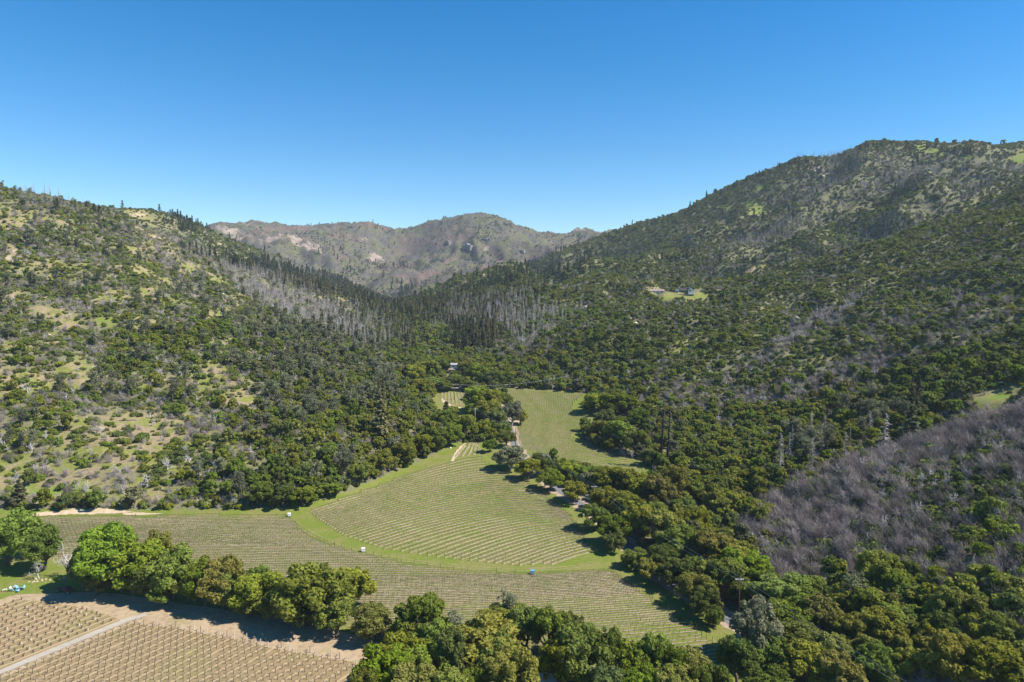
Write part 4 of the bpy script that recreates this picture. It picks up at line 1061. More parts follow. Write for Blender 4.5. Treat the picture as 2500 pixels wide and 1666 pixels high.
def place(px, py, lay):
    if lay == 2: return 'on the distant rocky mountain'
    if lay == 1: return 'on the second left ridge'
    if lay == 5: return 'on the burnt spur ' + ('crest' if py < 1060 + (2500 - px) * 0.32 else 'foot' if py > 1400 else 'left end' if px < 2050 else 'middle' if px < 2280 else 'right end')
    if lay == 3: return 'on the tall right mountain'
    if lay == 0:
        if py > 1140: return 'at the left hill foot ' + ('by the sandy bank' if px < 420 else 'above the grass')
        if py > 960: return 'on the lower left slope' if px < 560 else 'left of the triangular vineyard'
        if py > 760: return 'halfway up the left hill' if px < 560 else 'on the flank left of the valley head'
        return 'high on the left hill' if px < 480 else 'on the ridge left of the valley head'
    if lay == 4:
        if py > 1040: return 'behind the two charred trunks'
        if py > 880: return 'on the lower right slope' if px > 1640 else 'just above the upper right vineyard'
        if py > 740: return 'on the mid right slope' if px > 1640 else 'below the hilltop house'
        return 'on the right ridge near the dirt track'
    if py > 1230: return 'in woods right of the asphalt road'
    if py > 1000: return 'beside the asphalt road'
    return 'in the wooded head of the valley'

def put_tree(kind, loc, w, h, rz, name, label, cat, group=None, part='crown', pi=None):
    pr = PROTO[kind]; c, t = pr[pi % len(pr) if pi is not None else random.randrange(len(pr))]
    if t is None:
        o = obj(name, c, loc=loc); o.rotation_euler = (0, 0, rz); o.scale = (w, w, h)
        return tag(o, label, cat, group)
    o = empty(name, loc, rz, (w, w, h)); tag(o, label, cat, group)
    obj(part, c, o); obj('trunk', t, o)
    return o

# the largest of each kind stand as things of their own, the rest as masses
fam_all = {}
for k, v in veg.items():
    fam_all.setdefault(family(k), []).append((k, v))
QUOTA = {'shrub': 300, 'oak': 160, 'grey': 120, 'coni': 200, 'deadc': 200, 'deadb': 280, 'bare': 90}
REGION = {0: 'left hillside', 1: 'left hillside', 2: 'distant mountain', 3: 'right hillside', 4: 'right hillside', 5: 'near right spur', -1: 'valley floor'}
STUFF = {}
for fam, lst in fam_all.items():
    kk = np.concatenate([np.full(len(v), KI[k]) for k, v in lst]); V = np.concatenate([v for k, v in lst])
    infr = (V[:, 6] > -20) & (V[:, 6] < 2520) & (V[:, 7] > 300) & (V[:, 7] < 1680)
    size = np.where(infr, V[:, 4] * V[:, 3] / V[:, 5] ** 2, 0)
    order = np.argsort(-size); top = order[:QUOTA[fam]]; rest = order[QUOTA[fam]:]
    nm, cat = NAME[fam]
    top = top[np.argsort(V[top, 6])]; seen = {}; total = {}
    for i in top:
        key = TONE[KINDS[kk[i]]] + ' ' + place(V[i, 6], V[i, 7], int(V[i, 8])); total[key] = total.get(key, 0) + 1
    for i in top:
        k = KINDS[kk[i]]; x, y, z, w, h, R, px, py, lay = V[i]
        where = place(px, py, int(lay)); grp = TONE[k] + ' ' + where
        seen[grp] = seen.get(grp, 0) + 1
        lab = grp if total[grp] == 1 or total[grp] > 140 else grp + ', ' + ordinal(seen[grp]) + ' from left'
        put_tree(k, (x, y, z), w, h, random.uniform(-0.6, 0.6) if fam == 'deadb' else random.uniform(0, 6.28), nm, lab, cat, grp,
                 part='branches' if fam in ('deadc', 'bare') else 'crown')
    for i in rest:
        x, y, z, w, h, R, px, py, lay = V[i]
        STUFF.setdefault((fam, REGION[int(lay)]), []).append((kk[i], x, y, z, w, h, R))
STUFFNAME = {'shrub': ('chaparral_brush', 'green chaparral shrubs', 'brush'), 'oak': ('oak_woodland', 'rounded oak trees', 'trees'), 'grey': ('grey_pine_stand', 'thin grey green pines', 'pines'), 'coni': ('conifer_forest', 'dark pointed conifers', 'forest'),
             'deadc': ('dead_conifer_stand', 'bare grey dead conifers', 'dead trees'), 'deadb': ('burnt_brush_thicket', 'leafless mauve grey burnt brush', 'dead brush'), 'bare': ('bare_tree_stand', 'leafless grey trees', 'bare trees')}
for (fam, regn), rows in STUFF.items():
    A = np.array(rows)
    meshes, picks = [], np.zeros(len(A), int)
    for k in sorted(set(A[:, 0].astype(int))):
        kn = KINDS[k]; sel = A[:, 0] == k
        for far in (False, True):
            fk = 'far' + kn if far and 'far' + kn in FARP else kn
            s2 = sel & ((A[:, 6] > 620) == far)
            if not s2.any(): continue
            L = FARP[fk]; b = len(meshes); meshes += L
            picks[s2] = b + rng.integers(0, len(L), s2.sum())
    nm, lab, cat = STUFFNAME[fam]
    rot = rng.uniform(-0.6, 0.6, len(A)) if fam == 'deadb' else rng.uniform(0, 6.28, len(A))
    scatter(nm, A[:, 1:4], rot, np.c_[A[:, 4], A[:, 4], A[:, 5]], picks, meshes, lab + ' massed on the ' + regn, cat)
print('plants', {k: len(v) for k, v in veg.items()})

# ---------------------------------------------------------------- trees one can point to, each set where the photo shows it
def px_size(px, py_base, py_top, wpx):
    """ground point, height and width in metres of something seen at a pixel"""
    p = hit(px, py_base)[0]
    zc = p[1] * CT - (p[2] - CAMZ) * ST
    down = math.atan2(CAMZ - p[2], math.hypot(p[0], p[1]))
    return p, (py_base - py_top) * zc / F / math.cos(down), wpx * zc / F

BELTS = [
 ('in the belt between brown and green vineyards', 'trees between the brown and green vineyards', [
    (20, 1258, 1392, 130, 'bright'), (205, 1360, 1450, 70, 'green'), (300, 1340, 1455, 90, 'bright'), (370, 1370, 1470, 80, 'green'), (460, 1400, 1482, 80, 'olive'), (505, 1390, 1490, 90, 'green'), (595, 1440, 1508, 70, 'olive'), (670, 1450, 1525, 80, 'olive'), (740, 1470, 1542, 80, 'olive'), (108, 1292, 1402, 85, 'green'), (262, 1300, 1452, 150, 'bright'), (330, 1330, 1462, 130, 'bright'), (240, 1408, 1456, 62, 'gold'), (385, 1300, 1400, 70, 'gold'),
    (425, 1350, 1474, 120, 'bright'), (482, 1372, 1478, 90, 'green'), (400, 1420, 1480, 80, 'bright'), (545, 1376, 1498, 118, 'gold'), (575, 1400, 1500, 90, 'green'), (630, 1383, 1450, 56, 'green'), (640, 1402, 1510, 130, 'olive'), (605, 1462, 1512, 66, 'olive'), (690, 1430, 1520, 80, 'grey'),
    (770, 1396, 1545, 165, 'olive'), (715, 1440, 1530, 90, 'olive'), (850, 1392, 1500, 120, 'olive'), (912, 1482, 1570, 100, 'gold'), (822, 1470, 1556, 96, 'olive')]),
 ('in the clump along the bottom edge', 'trees along the bottom edge', [
    (1030, 1466, 1590, 130, 'green'), (1002, 1516, 1600, 105, 'olive'), (1175, 1530, 1660, 190, 'yellow'), (1250, 1496, 1585, 105, 'yellow'), (1225, 1478, 1560, 100, 'olive'), (1285, 1492, 1600, 90, 'green'), (1060, 1530, 1640, 110, 'green'),
    (935, 1600, 1725, 125, 'bright'), (985, 1566, 1680, 120, 'olive'), (1045, 1580, 1690, 130, 'green'), (1110, 1560, 1690, 100, 'dark'), (1010, 1640, 1760, 120, 'gold'), (1150, 1640, 1740, 90, 'green'), (1240, 1600, 1730, 130, 'yellow'), (1210, 1570, 1690, 110, 'olive'),
    (1345, 1500, 1625, 95, 'green'), (1392, 1502, 1615, 76, 'dark'), (1420, 1545, 1690, 150, 'dark'), (1370, 1580, 1700, 110, 'olive'), (1475, 1548, 1680, 90, 'green'), (1540, 1586, 1695, 95, 'green'), (1590, 1566, 1690, 95, 'green'), (1640, 1584, 1705, 95, 'green'), (1690, 1596, 1700, 105, 'gold'), (1560, 1642, 1750, 90, 'bright'), (1730, 1630, 1740, 100, 'green'), (1480, 1640, 1750, 110, 'dark'), (1650, 1650, 1770, 110, 'gold'), (1090, 1655, 1780, 110, 'olive'), (890, 1660, 1790, 90, 'olive')]),
 ('beside the asphalt road', 'trees beside the asphalt road', [
    (1500, 1262, 1338, 80, 'green'), (1450, 1236, 1300, 74, 'green'), (1582, 1366, 1428, 56, 'gold'), (1545, 1342, 1388, 64, 'green'), (1700, 1402, 1490, 90, 'gold'), (1765, 1372, 1472, 115, 'green'), (1815, 1352, 1440, 120, 'green'), (1740, 1302, 1395, 115, 'gold'), (1668, 1288, 1372, 110, 'green'), (1620, 1250, 1345, 95, 'olive'), (1562, 1238, 1335, 90, 'olive'), (1655, 1372, 1445, 90, 'dark'), (1622, 1336, 1410, 85, 'dark'), (1780, 1330, 1400, 90, 'yellow'),
    (1402, 1176, 1232, 68, 'olive'), (1342, 1148, 1202, 66, 'green'), (1290, 1122, 1176, 62, 'olive'), (1246, 1092, 1152, 80, 'grey'), (1392, 1130, 1184, 72, 'olive'), (1432, 1140, 1190, 60, 'green'), (1478, 1140, 1206, 80, 'olive'), (1522, 1142, 1212, 90, 'olive'), (1566, 1160, 1240, 80, 'olive'), (1606, 1165, 1262, 80, 'gold'), (1646, 1140, 1240, 70, 'gold'), (1470, 1190, 1250, 66, 'olive'), (1530, 1200, 1270, 76, 'olive'), (1590, 1225, 1300, 80, 'green'), (1690, 1240, 1330, 80, 'olive'), (1326, 1118, 1166, 50, 'dark'),
    (1197, 1072, 1108, 34, 'green'), (1236, 1052, 1096, 44, 'olive'), (1226, 1030, 1072, 40, 'green'), (1742, 1486, 1538, 46, 'green'), (1500, 1300, 1352, 60, 'dark'), (1722, 1440, 1520, 80, 'dark')]),
 ('among the trees right of the tall power pole', 'trees right of the tall power pole', [
    (1842, 1482, 1626, 115, 'grey'), (1800, 1565, 1680, 95, 'green'), (1900, 1408, 1502, 135, 'green'), (1918, 1482, 1576, 110, 'green'), (1865, 1640, 1740, 110, 'green'), (1962, 1532, 1625, 125, 'olive'), (2003, 1468, 1565, 95, 'gold'), (2042, 1560, 1652, 95, 'olive'), (2088, 1512, 1605, 76, 'gold'), (2192, 1482, 1562, 100, 'bright'), (2160, 1500, 1592, 120, 'olive'), (2240, 1545, 1590, 44, 'yellow'), (2242, 1590, 1690, 100, 'gold'), (2330, 1556, 1695, 125, 'gold'), (2400, 1575, 1705, 150, 'gold'), (2480, 1582, 1695, 130, 'olive'), (2312, 1440, 1540, 78, 'olive'), (2150, 1352, 1462, 95, 'olive'), (1976, 1590, 1690, 120, 'olive'), (2050, 1610, 1720, 110, 'gold'), (2140, 1590, 1690, 110, 'green'), (1950, 1440, 1520, 100, 'green'), (2110, 1440, 1530, 90, 'olive'), (2440, 1500, 1590, 90, 'green'), (2290, 1500, 1580, 80, 'dark'), (1880, 1560, 1650, 100, 'green')]),
 ('around the valley house', 'trees around the valley house', [(1048, 880, 925, 50, 'olive'), (1075, 872, 912, 50, 'green'), (1095, 868, 905, 44, 'olive'), (1142, 876, 918, 50, 'olive'), (1168, 888, 936, 56, 'green'), (1058, 920, 952, 46, 'green'), (1088, 930, 956, 44, 'green'), (1120, 922, 952, 40, 'dark'), (1150, 930, 958, 44, 'green'), (1030, 925, 968, 56, 'olive'), (1196, 905, 950, 56, 'dark'), (1010, 890, 935, 56, 'olive')]),
 ('in the tree island between the upper vineyards', 'tree island between the upper vineyards', [
    (1168, 946, 1012, 72, 'bright'), (1198, 952, 1020, 60, 'olive'), (1192, 978, 1034, 66, 'olive'), (1250, 982, 1046, 62, 'grey'), (1214, 1002, 1056, 56, 'dark'), (1270, 1000, 1040, 36, 'olive'), (1178, 1024, 1072, 44, 'olive'), (1232, 960, 1005, 40, 'olive'), (1158, 985, 1028, 40, 'green')]),
 ('along the left edge above the triangular vineyard', 'trees along the left edge of the triangular vineyard', [
    (1100, 1036, 1092, 58, 'bright'), (1062, 1042, 1102, 64, 'green'), (1140, 1014, 1082, 52, 'olive'), (1030, 1062, 1112, 60, 'olive'), (985, 1082, 1140, 70, 'olive'), (930, 1100, 1158, 70, 'gold'), (880, 1130, 1180, 62, 'olive'), (1080, 1000, 1050, 50, 'green'), (740, 1190, 1240, 66, 'green'), (690, 1188, 1242, 60, 'dark'), (640, 1180, 1240, 60, 'green'), (800, 1180, 1216, 60, 'green')]),
 ('at the right edge of the upper right vineyard', 'trees at the edge of the upper right vineyard', [
    (1462, 958, 1012, 76, 'olive'), (1515, 960, 1016, 84, 'green'), (1472, 1026, 1084, 70, 'olive'), (1512, 1026, 1100, 76, 'green'), (1552, 1050, 1118, 60, 'olive'), (1478, 1000, 1050, 60, 'dark'), (1560, 1000, 1050, 60, 'green'), (1590, 1100, 1140, 50, 'dark')])]
HTONE = {'olive': 'olive green oak', 'green': 'green oak', 'bright': 'bright green leafy tree', 'gold': 'golden olive oak', 'yellow': 'yellow green oak', 'dark': 'dark green oak', 'grey': 'grey green tree'}
for where, grp, lst in BELTS:
    near = lst[0][2] > 1300
    for n_, (cx, yt, yb, w, kd) in enumerate(sorted(lst)):
        yb -= 0.09 * (yb - yt)
        p, h, wm = px_size(cx, yb, yt, w)
        kind = 'hero_' + kd
        put_tree(kind, (p[0], p[1], p[2] - 0.1), wm * (1.2 if kd == 'bright' else 1.15), h * (1.05 if kd == 'bright' else 1.03), random.uniform(0, 6.28), 'oak_tree' if kd not in ('bright', 'grey') else 'leafy_tree', HTONE[kd] + ', ' + ordinal(n_ + 1) + ' from left ' + where, 'tree', grp)

def single(kind, cx, yt, yb, wpx, name, label, cat, group=None, part='crown', slim=None, pi=None):
    p, h, wm = px_size(cx, yb, yt, wpx)
    return put_tree(kind, (p[0], p[1], p[2] - 0.1), slim * h if slim else wm, h, random.uniform(0, 6.28), name, label, cat, group, part, pi)
single('bare_tree', 168, 1298, 1408, 90, 'bare_tree', 'pale leafless tree left of the big bright green tree', 'bare tree', part='branches', slim=0.9, pi=0)
single('bare_tree', 96, 1352, 1412, 60, 'bare_tree', 'small leafless grey tree beside the rubble heap', 'bare tree', part='branches', slim=1.0, pi=1)
single('bare_tree', 1185, 1490, 1560, 50, 'bare_tree', 'bare branching tree standing against the lower green vineyard', 'bare tree', part='branches', slim=0.9, pi=2)
single('bare_tree', 1430, 1232, 1262, 40, 'bare_tree', 'small bare tree on the dirt bank left of the power pole', 'bare tree', part='branches', slim=1.1, pi=1)
single('grey_pine', 1236, 1446, 1550, 40, 'grey_pine', 'lone grey pine tip rising in front of the lower green vineyard', 'pine', slim=0.8)
single('grey_pine', 2075, 1404, 1505, 60, 'grey_pine', 'blue grey pine below the burnt thicket at lower right', 'pine', slim=1.1)
single('grey_pine', 1112, 1508, 1605, 60, 'grey_pine', 'dark grey pine between the bottom green oaks', 'pine', slim=1.1)
single('hero_grey', 1637, 1390, 1437, 28, 'leafy_tree', 'slim silvery tree on the dirt verge beside the road', 'tree')
single('conifer_fir', 1090, 978, 1030, 24, 'conifer_tree', 'small pointed conifer on the meadow below the little vineyard', 'conifer', slim=1.6)
single('conifer_brown_fir', 48, 1170, 1236, 30, 'conifer_tree', 'pointed olive conifer at the far left foot of the hill', 'conifer', slim=1.7)
single('conifer_brown_fir', 930, 975, 1080, 60, 'conifer_tree', 'tall olive conifer with pale trunk in the left woods', 'conifer', slim=1.8)
single('conifer_fir', 2225, 985, 1090, 50, 'conifer_tree', 'dark fir standing behind the burnt spur at right', 'conifer', slim=1.4)

# burnt and dead trees that stand out
for (cx, yt, yb, lab) in [(1612, 985, 1140, 'left of two tall charred trunks beyond the upper right vineyard'), (1628, 1000, 1143, 'right of two tall charred trunks beyond the upper right vineyard')]:
    p, h, _ = px_size(cx, yb, yt, 10)
    br, tr = dead_conifer(int(cx), 60, 2, 0.09, lo=0.45, thick=0.024, lean=0.045)
    e = empty('charred_tree', (p[0], p[1], p[2] - 0.2), 0, (h, h, h)); tag(e, lab, 'dead tree', 'charred trunks')
    obj('trunk', tr.mesh('charred_trunk', M['charred'], True), e); obj('branches', br.mesh('charred_branches', M['bark']), e)
for n_, (cx, yt, yb, sl) in enumerate(sorted([(1900, 1060, 1175, 1.5), (1982, 1062, 1180, 1.1), (2060, 1055, 1145, 1.5), (2013, 1000, 1070, 1.4), (2155, 1010, 1110, 1.8)])):
    single('dead_conifer', cx, yt, yb, 40, 'dead_conifer', 'pale dead conifer rising behind the burnt spur, ' + ordinal(n_ + 1) + ' from left', 'dead tree', 'dead conifers behind the burnt spur', 'branches', slim=sl, pi=n_)
for n_, (cx, hh) in enumerate([(48, 14), (56, 20), (64, 24), (72, 18), (80, 25), (86, 22), (93, 15), (104, 22), (110, 26), (118, 20), (124, 27), (135, 17), (142, 22), (147, 26), (152, 18), (160, 16), (169, 20), (180, 17), (190, 17), (203, 20)]):
    p = hit(cx, np.interp(cx, [c[0] for c in crestL], [c[1] for c in crestL]) + 14)[0]
    put_tree('dead_conifer', (p[0], p[1], p[2] - 0.3), hh * 1.1, hh, random.uniform(0, 6), 'dead_conifer', 'grey dead conifer on the left skyline, ' + ordinal(n_ + 1) + ' from left', 'dead tree', 'dead conifers on the left skyline', 'branches')
for n_, cx in enumerate([230, 242, 284, 388, 400, 412, 430, 436, 441, 447, 455, 462, 470, 478, 486, 500]):
    p = hit(cx, np.interp(cx, [c[0] for c in crestL2], [c[1] for c in crestL2]) + 9)[0]
    hh = random.uniform(9, 17)
    put_tree('conifer_fir', (p[0], p[1], p[2] - 0.3), hh * 1.3, hh * 0.8, random.uniform(0, 6), 'conifer_tree', 'dark conifer on the second left ridge skyline, ' + ordinal(n_ + 1) + ' from left', 'conifer', 'conifers on the second ridge skyline')
sky_x = [1500, 1530, 1556, 1585, 1600, 1606, 1640, 1672, 1681, 1690, 1700, 1716, 1760, 1767, 1775, 1783, 1792, 1800, 1822, 1838, 1853, 1862, 1880, 1890, 1903, 1925, 1940, 1946, 1952, 1968, 1990, 2012, 2040, 2062, 2072, 2080, 2100, 2112, 2120, 2126, 2133, 2140, 2152, 2190, 2212, 2228, 2262, 2278, 2300, 2312, 2330, 2340, 2352, 2361, 2368, 2382, 2400, 2432, 2450, 2476]
for n_, cx in enumerate(sky_x):
    p = hit(cx, np.interp(cx, [c[0] for c in crestR], [c[1] for c in crestR]) + 8)[0]
    dead = n_ % 4 == 3; hh = random.uniform(9, 20)
    put_tree('dead_conifer' if dead else 'conifer_fir', (p[0], p[1], p[2] - 0.4), hh * 1.3, hh * 0.8, random.uniform(0, 6), 'dead_conifer' if dead else 'conifer_tree',
             ('bare grey conifer' if dead else 'dark conifer') + ' on the right mountain skyline, ' + ordinal(n_ + 1) + ' from left', 'dead tree' if dead else 'conifer', 'conifers on the right mountain skyline', 'branches' if dead else 'crown')

# ---------------------------------------------------------------- green vineyards: trellised rows
def resample(P, step):
    d = np.r_[0, np.cumsum(np.linalg.norm(np.diff(P, axis=0), axis=1))]
    n = max(2, int(d[-1] / step) + 1); t = np.linspace(0, d[-1], n)
    return np.c_[np.interp(t, d, P[:, 0]), np.interp(t, d, P[:, 1])]

def rows_from(guides_px, gap, poly_px):
    """row lines between guide rows, cut to the field's outline"""
    poly = world_poly(poly_px)
    G = []
    for gpx in guides_px:
        L = smooth_line(hit([p[0] for p in gpx], [p[1] for p in gpx])[:, :2], 3)
        d = np.r_[0, np.cumsum(np.linalg.norm(np.diff(L, axis=0), axis=1))]; t = np.linspace(0, d[-1], 80)
        G.append(np.c_[np.interp(t, d, L[:, 0]), np.interp(t, d, L[:, 1])])
    rows = []
    for a, b in zip(G[:-1], G[1:]):
        m = max(1, int(round(np.linalg.norm(a - b, axis=1).mean() / gap)))
        for k in range(m): rows.append(a + (b - a) * k / m)
    rows.append(G[-1])
    out = []
    for L in rows:
        L = resample(L, 1.7)
        ins = inside(L[:, 0], L[:, 1], poly)
        idx = np.flatnonzero(ins)
        if len(idx) < 4: continue
        for run in np.split(idx, np.flatnonzero(np.diff(idx) > 1) + 1):
            if len(run) >= 4: out.append(L[run])
    return out

def build_row(L, label, group, strip_w=1.0, cord=0.06, hgt=0.9, post_mat='steel_post', strip_mat='strip', endp=True):
    n = len(L)
    z = tz(L[:, 0], L[:, 1]); o3 = np.array([L[0, 0], L[0, 1], z[0]])
    P = np.c_[L, z] - o3
    t = np.gradient(L, axis=0); t /= np.linalg.norm(t, axis=1)[:, None]
    e = empty('vine_row', tuple(o3)); tag(e, label, 'vine row', group)
    V, fs = ribbon(L, strip_w, 0.07, 1.7, 0.25); m = MB(); m.add(V - o3, fs)
    obj('soil_strip', m.mesh('soil_strip', M[strip_mat], True), e)
    vm = MB(); q = rng.normal(size=(n, 3)) * 0.06
    for i in range(n):
        if rng.random() < 0.06: continue
        b = P[i] + np.array([q[i, 0], q[i, 1], 0])
        vm.tube([b + (0, 0, -0.05), b + (0.03 * q[i, 2] * 10, 0, hgt * 0.55), b + (0, 0, hgt + q[i, 2])], [0.045, 0.035, 0.035], 3, cap=False)
        for k in range(2):
            s0 = b + np.array([t[i, 0], t[i, 1], 0]) * rng.uniform(-0.8, 0.8) + (0, 0, hgt)
            vm.tube([s0, s0 + np.array([rng.normal() * 0.08, rng.normal() * 0.08, rng.uniform(0.15, 0.35)])], [0.02, 0.01], 3, cap=False)
    vm.tube(P + np.c_[q[:, :2], hgt + q[:, 2]], cord * (0.85 + 0.4 * rng.random(n)), 4)
    tag(obj('vines', vm.mesh('row_vines', M['vinewood']), e), kind='stuff')
    pm = MB()
    for i in range(5, n - 3, 5):
        b = P[i]; pm.tube([b + (0, 0, -0.1), b + (0, 0, 1.5)], 0.022, 4)
    if pm.n: tag(obj('line_posts', pm.mesh('row_posts', M[post_mat]), e), kind='stuff')
    if endp:
        for i in (0, n - 1):
            ep = MB(); ep.tube([P[i] + (0, 0, -0.1), P[i] + (0, 0, 1.0), P[i] + (0, 0, 1.9)], 0.06, 5)
            obj('end_post', ep.mesh('end_post', M[post_mat]), e)
    bm = MB(); k = int(n * 2.5)
    s_ = rng.uniform(0, n - 1.001, k); i0 = s_.astype(int); fr = (s_ - i0)[:, None]
    c = P[i0] * (1 - fr) + P[np.minimum(i0 + 1, n - 1)] * fr + np.c_[rng.normal(size=(k, 2)) * 0.10, rng.uniform(hgt, hgt + 0.45, k)]
    a = unit(rng.normal(size=(k, 3))); b = unit(np.cross(a, rng.normal(size=(k, 3))))
    bm.quads(c, a * 0.10, b * 0.08, rng.random(k)); tag(obj('young_leaves', bm.mesh('young_leaves', M['vine_shoot']), e), kind='stuff')
    return e

C4 = lambda pts: [(700 + x / 2.353, 900 + y / 2.353) for x, y in pts]
TRI = [(757, 1250), (800, 1293), (880, 1333), (1000, 1358), (1120, 1374), (1250, 1382), (1395, 1379), (1452, 1352), (1432, 1310), (1390, 1256), (1340, 1211), (1280, 1175), (1200, 1136), (1165, 1112), (1110, 1118), (1080, 1131), (1000, 1157), (900, 1196), (820, 1224)]
TRI_G = [C4(g_) for g_ in ([(60, 800), (500, 670), (900, 555), (1100, 510), (1300, 520)], [(140, 822), (500, 712), (900, 612), (1150, 570), (1320, 580)], [(190, 870), (600, 752), (1000, 668), (1300, 645), (1470, 660)], [(330, 960), (700, 850), (1100, 772), (1400, 752), (1620, 780)],
         [(560, 1035), (900, 925), (1250, 850), (1500, 832), (1720, 865)], [(860, 1085), (1150, 978), (1450, 905), (1780, 890)], [(1150, 1115), (1400, 1025), (1600, 965), (1800, 950)], [(1480, 1145), (1620, 1088), (1820, 1035)])]
LOW = [(60, 1264), (350, 1263), (690, 1258), (712, 1270), (760, 1312), (860, 1348), (1000, 1378), (1150, 1396), (1300, 1404), (1492, 1393), (1545, 1432), (1620, 1482), (1700, 1540), (1790, 1592), (1788, 1650), (1700, 1700), (1300, 1690), (1000, 1600), (880, 1540), (700, 1490), (480, 1450), (330, 1420), (180, 1380), (20, 1330), (-100, 1300)]
LOW_G = [[(-150, 1266), (350, 1264), (750, 1258)], [(-150, 1330), (400, 1330), (900, 1338), (1200, 1336)], [(-150, 1400), (600, 1404), (1000, 1410), (1300, 1402), (1560, 1388)], [(200, 1480), (800, 1482), (1100, 1478), (1400, 1464), (1720, 1440)], [(500, 1570), (900, 1568), (1300, 1553), (1560, 1530), (1850, 1500)], [(900, 1690), (1300, 1672), (1600, 1646), (1850, 1612)]]
UP_G = [[(1150, 944), (1300, 948), (1470, 952)], [(1180, 980), (1300, 984), (1480, 990)], [(1200, 1020), (1330, 1024), (1500, 1034)], [(1220, 1060), (1350, 1068), (1540, 1086)], [(1240, 1090), (1400, 1110), (1600, 1136)], [(1260, 1110), (1400, 1140), (1640, 1180)]]
UPF = [(1214, 948), (1300, 954), (1428, 964), (1398, 986), (1398, 1002), (1446, 1012), (1434, 1030), (1394, 1064), (1436, 1094), (1498, 1110), (1560, 1134), (1590, 1160), (1560, 1172), (1480, 1162), (1420, 1148), (1350, 1123), (1272, 1096), (1256, 1060), (1268, 1046), (1270, 1010), (1248, 985), (1228, 962)]
for nm_, gd, poly, gap, sw, cd_ in (('triangular middle vineyard', TRI_G, TRI, 2.55, 0.9, 0.075), ('lower green vineyard', LOW_G, LOW, 2.55, 0.7, 0.05), ('upper right vineyard', UP_G, UPF, 2.7, 0.5, 0.035)):
    rws = rows_from(gd, gap, poly)
    for i, L in enumerate(rws):
        build_row(L, 'vine row in the %s, %s from top' % (nm_, ordinal(i + 1)), 'vine rows of the ' + nm_, sw, cd_)
    print(nm_, len(rws))
for nm_, gd, poly in (('short block at the triangle tip', [[(1096, 1135), (1128, 1098), (1146, 1076)], [(1170, 1128), (1172, 1100), (1166, 1086)]], [(1100, 1122), (1128, 1096), (1142, 1082), (1172, 1084), (1176, 1104), (1165, 1112), (1110, 1118)]),
                      ('little vineyard below the valley house', [[(1076, 1000), (1080, 954)], [(1150, 1000), (1132, 954)]], [(1072, 958), (1138, 958), (1138, 976), (1130, 992), (1098, 986), (1080, 974)])):
    for i, L in enumerate(rows_from(gd, 2.6, poly)):
        build_row(L, 'vine row in the %s, %s from left' % (nm_, ordinal(i + 1)), 'vine rows of the ' + nm_, 1.2)

# ---------------------------------------------------------------- brown vineyard: single vines on bare soil
def tee_vine(seed):
    r = np.random.default_rng(seed); tr = MB(); ca = MB()
    h = r.uniform(1.05, 1.25)
    tr.tube([(0, 0, -0.08), (r.normal() * 0.03, r.normal() * 0.03, h * 0.5), (0, 0, h)], [0.095, 0.08, 0.075], 5)
    for sg in (-1, 1):
        tip = np.array([sg * r.uniform(0.45, 0.7), r.normal() * 0.1, h + r.uniform(0.05, 0.25)])
        ca.tube([(0, 0, h - 0.03), tip * np.array([0.5, 1, 0]) + (0, 0, h + 0.04), tip], [0.075, 0.06, 0.045], 4)
        for k in range(3):
            b = np.array([sg * r.uniform(0.1, 0.6), r.normal() * 0.06, h + 0.06])
            ca.tube([b, b + np.array([r.normal() * 0.10, r.normal() * 0.12, r.uniform(0.15, 0.42)])], [0.04, 0.02], 3)
    return tr, ca
def bush_vine(seed):
    r = np.random.default_rng(seed); tr = MB(); ca = MB()
    h = r.uniform(0.4, 0.6)
    tr.tube([(0, 0, -0.06), (r.normal() * 0.05, r.normal() * 0.05, h)], [0.15, 0.12], 5)
    for k in range(r.integers(4, 7)):
        a = r.uniform(0, 6.28); d = np.array([math.cos(a) * 0.30, math.sin(a) * 0.30, r.uniform(0.2, 0.45)])
        p = np.array([0, 0, h - 0.03]); m_ = p + d * 0.6 + (0, 0, -0.04); q = p + d
        ca.tube([p, m_, q], [0.08, 0.065, 0.045], 4)
        ca.tube([q, q + np.array([r.normal() * 0.08, r.normal() * 0.08, 0.28])], [0.022, 0.012], 3)
    return tr, ca
TEE = [(t.mesh('tee_trunk', M['vinewood']), c.mesh('tee_canes', M['vinewood']), joined(t, c, 'tee_vine_mass', M['vinewood'], M['vinewood'])) for t, c in (tee_vine(700 + k) for k in range(5))]
BUSH = [(t.mesh('bush_trunk', M['vinewood']), c.mesh('bush_canes', M['vinewood']), joined(t, c, 'bush_vine_mass', M['vinewood'], M['vinewood'])) for t, c in (bush_vine(720 + k) for k in range(5))]
def brown_grid(poly_px, du, dv, k0, k1, jit):
    poly = world_poly(poly_px); pts = []; rowno = []
    for k in range(k0, k1):
        base = trackA + V_ROW * (k * dv)
        for j in range(-40, 90):
            p = base + U_ROW * (j * du) + rng.normal(size=2) * jit
            pts.append(p); rowno.append(k)
    pts = np.array(pts); rowno = np.array(rowno); ok = inside(pts[:, 0], pts[:, 1], poly)
    return pts[ok], rowno[ok]
ang = math.atan2(U_ROW[1], U_ROW[0])
ENDS = {}
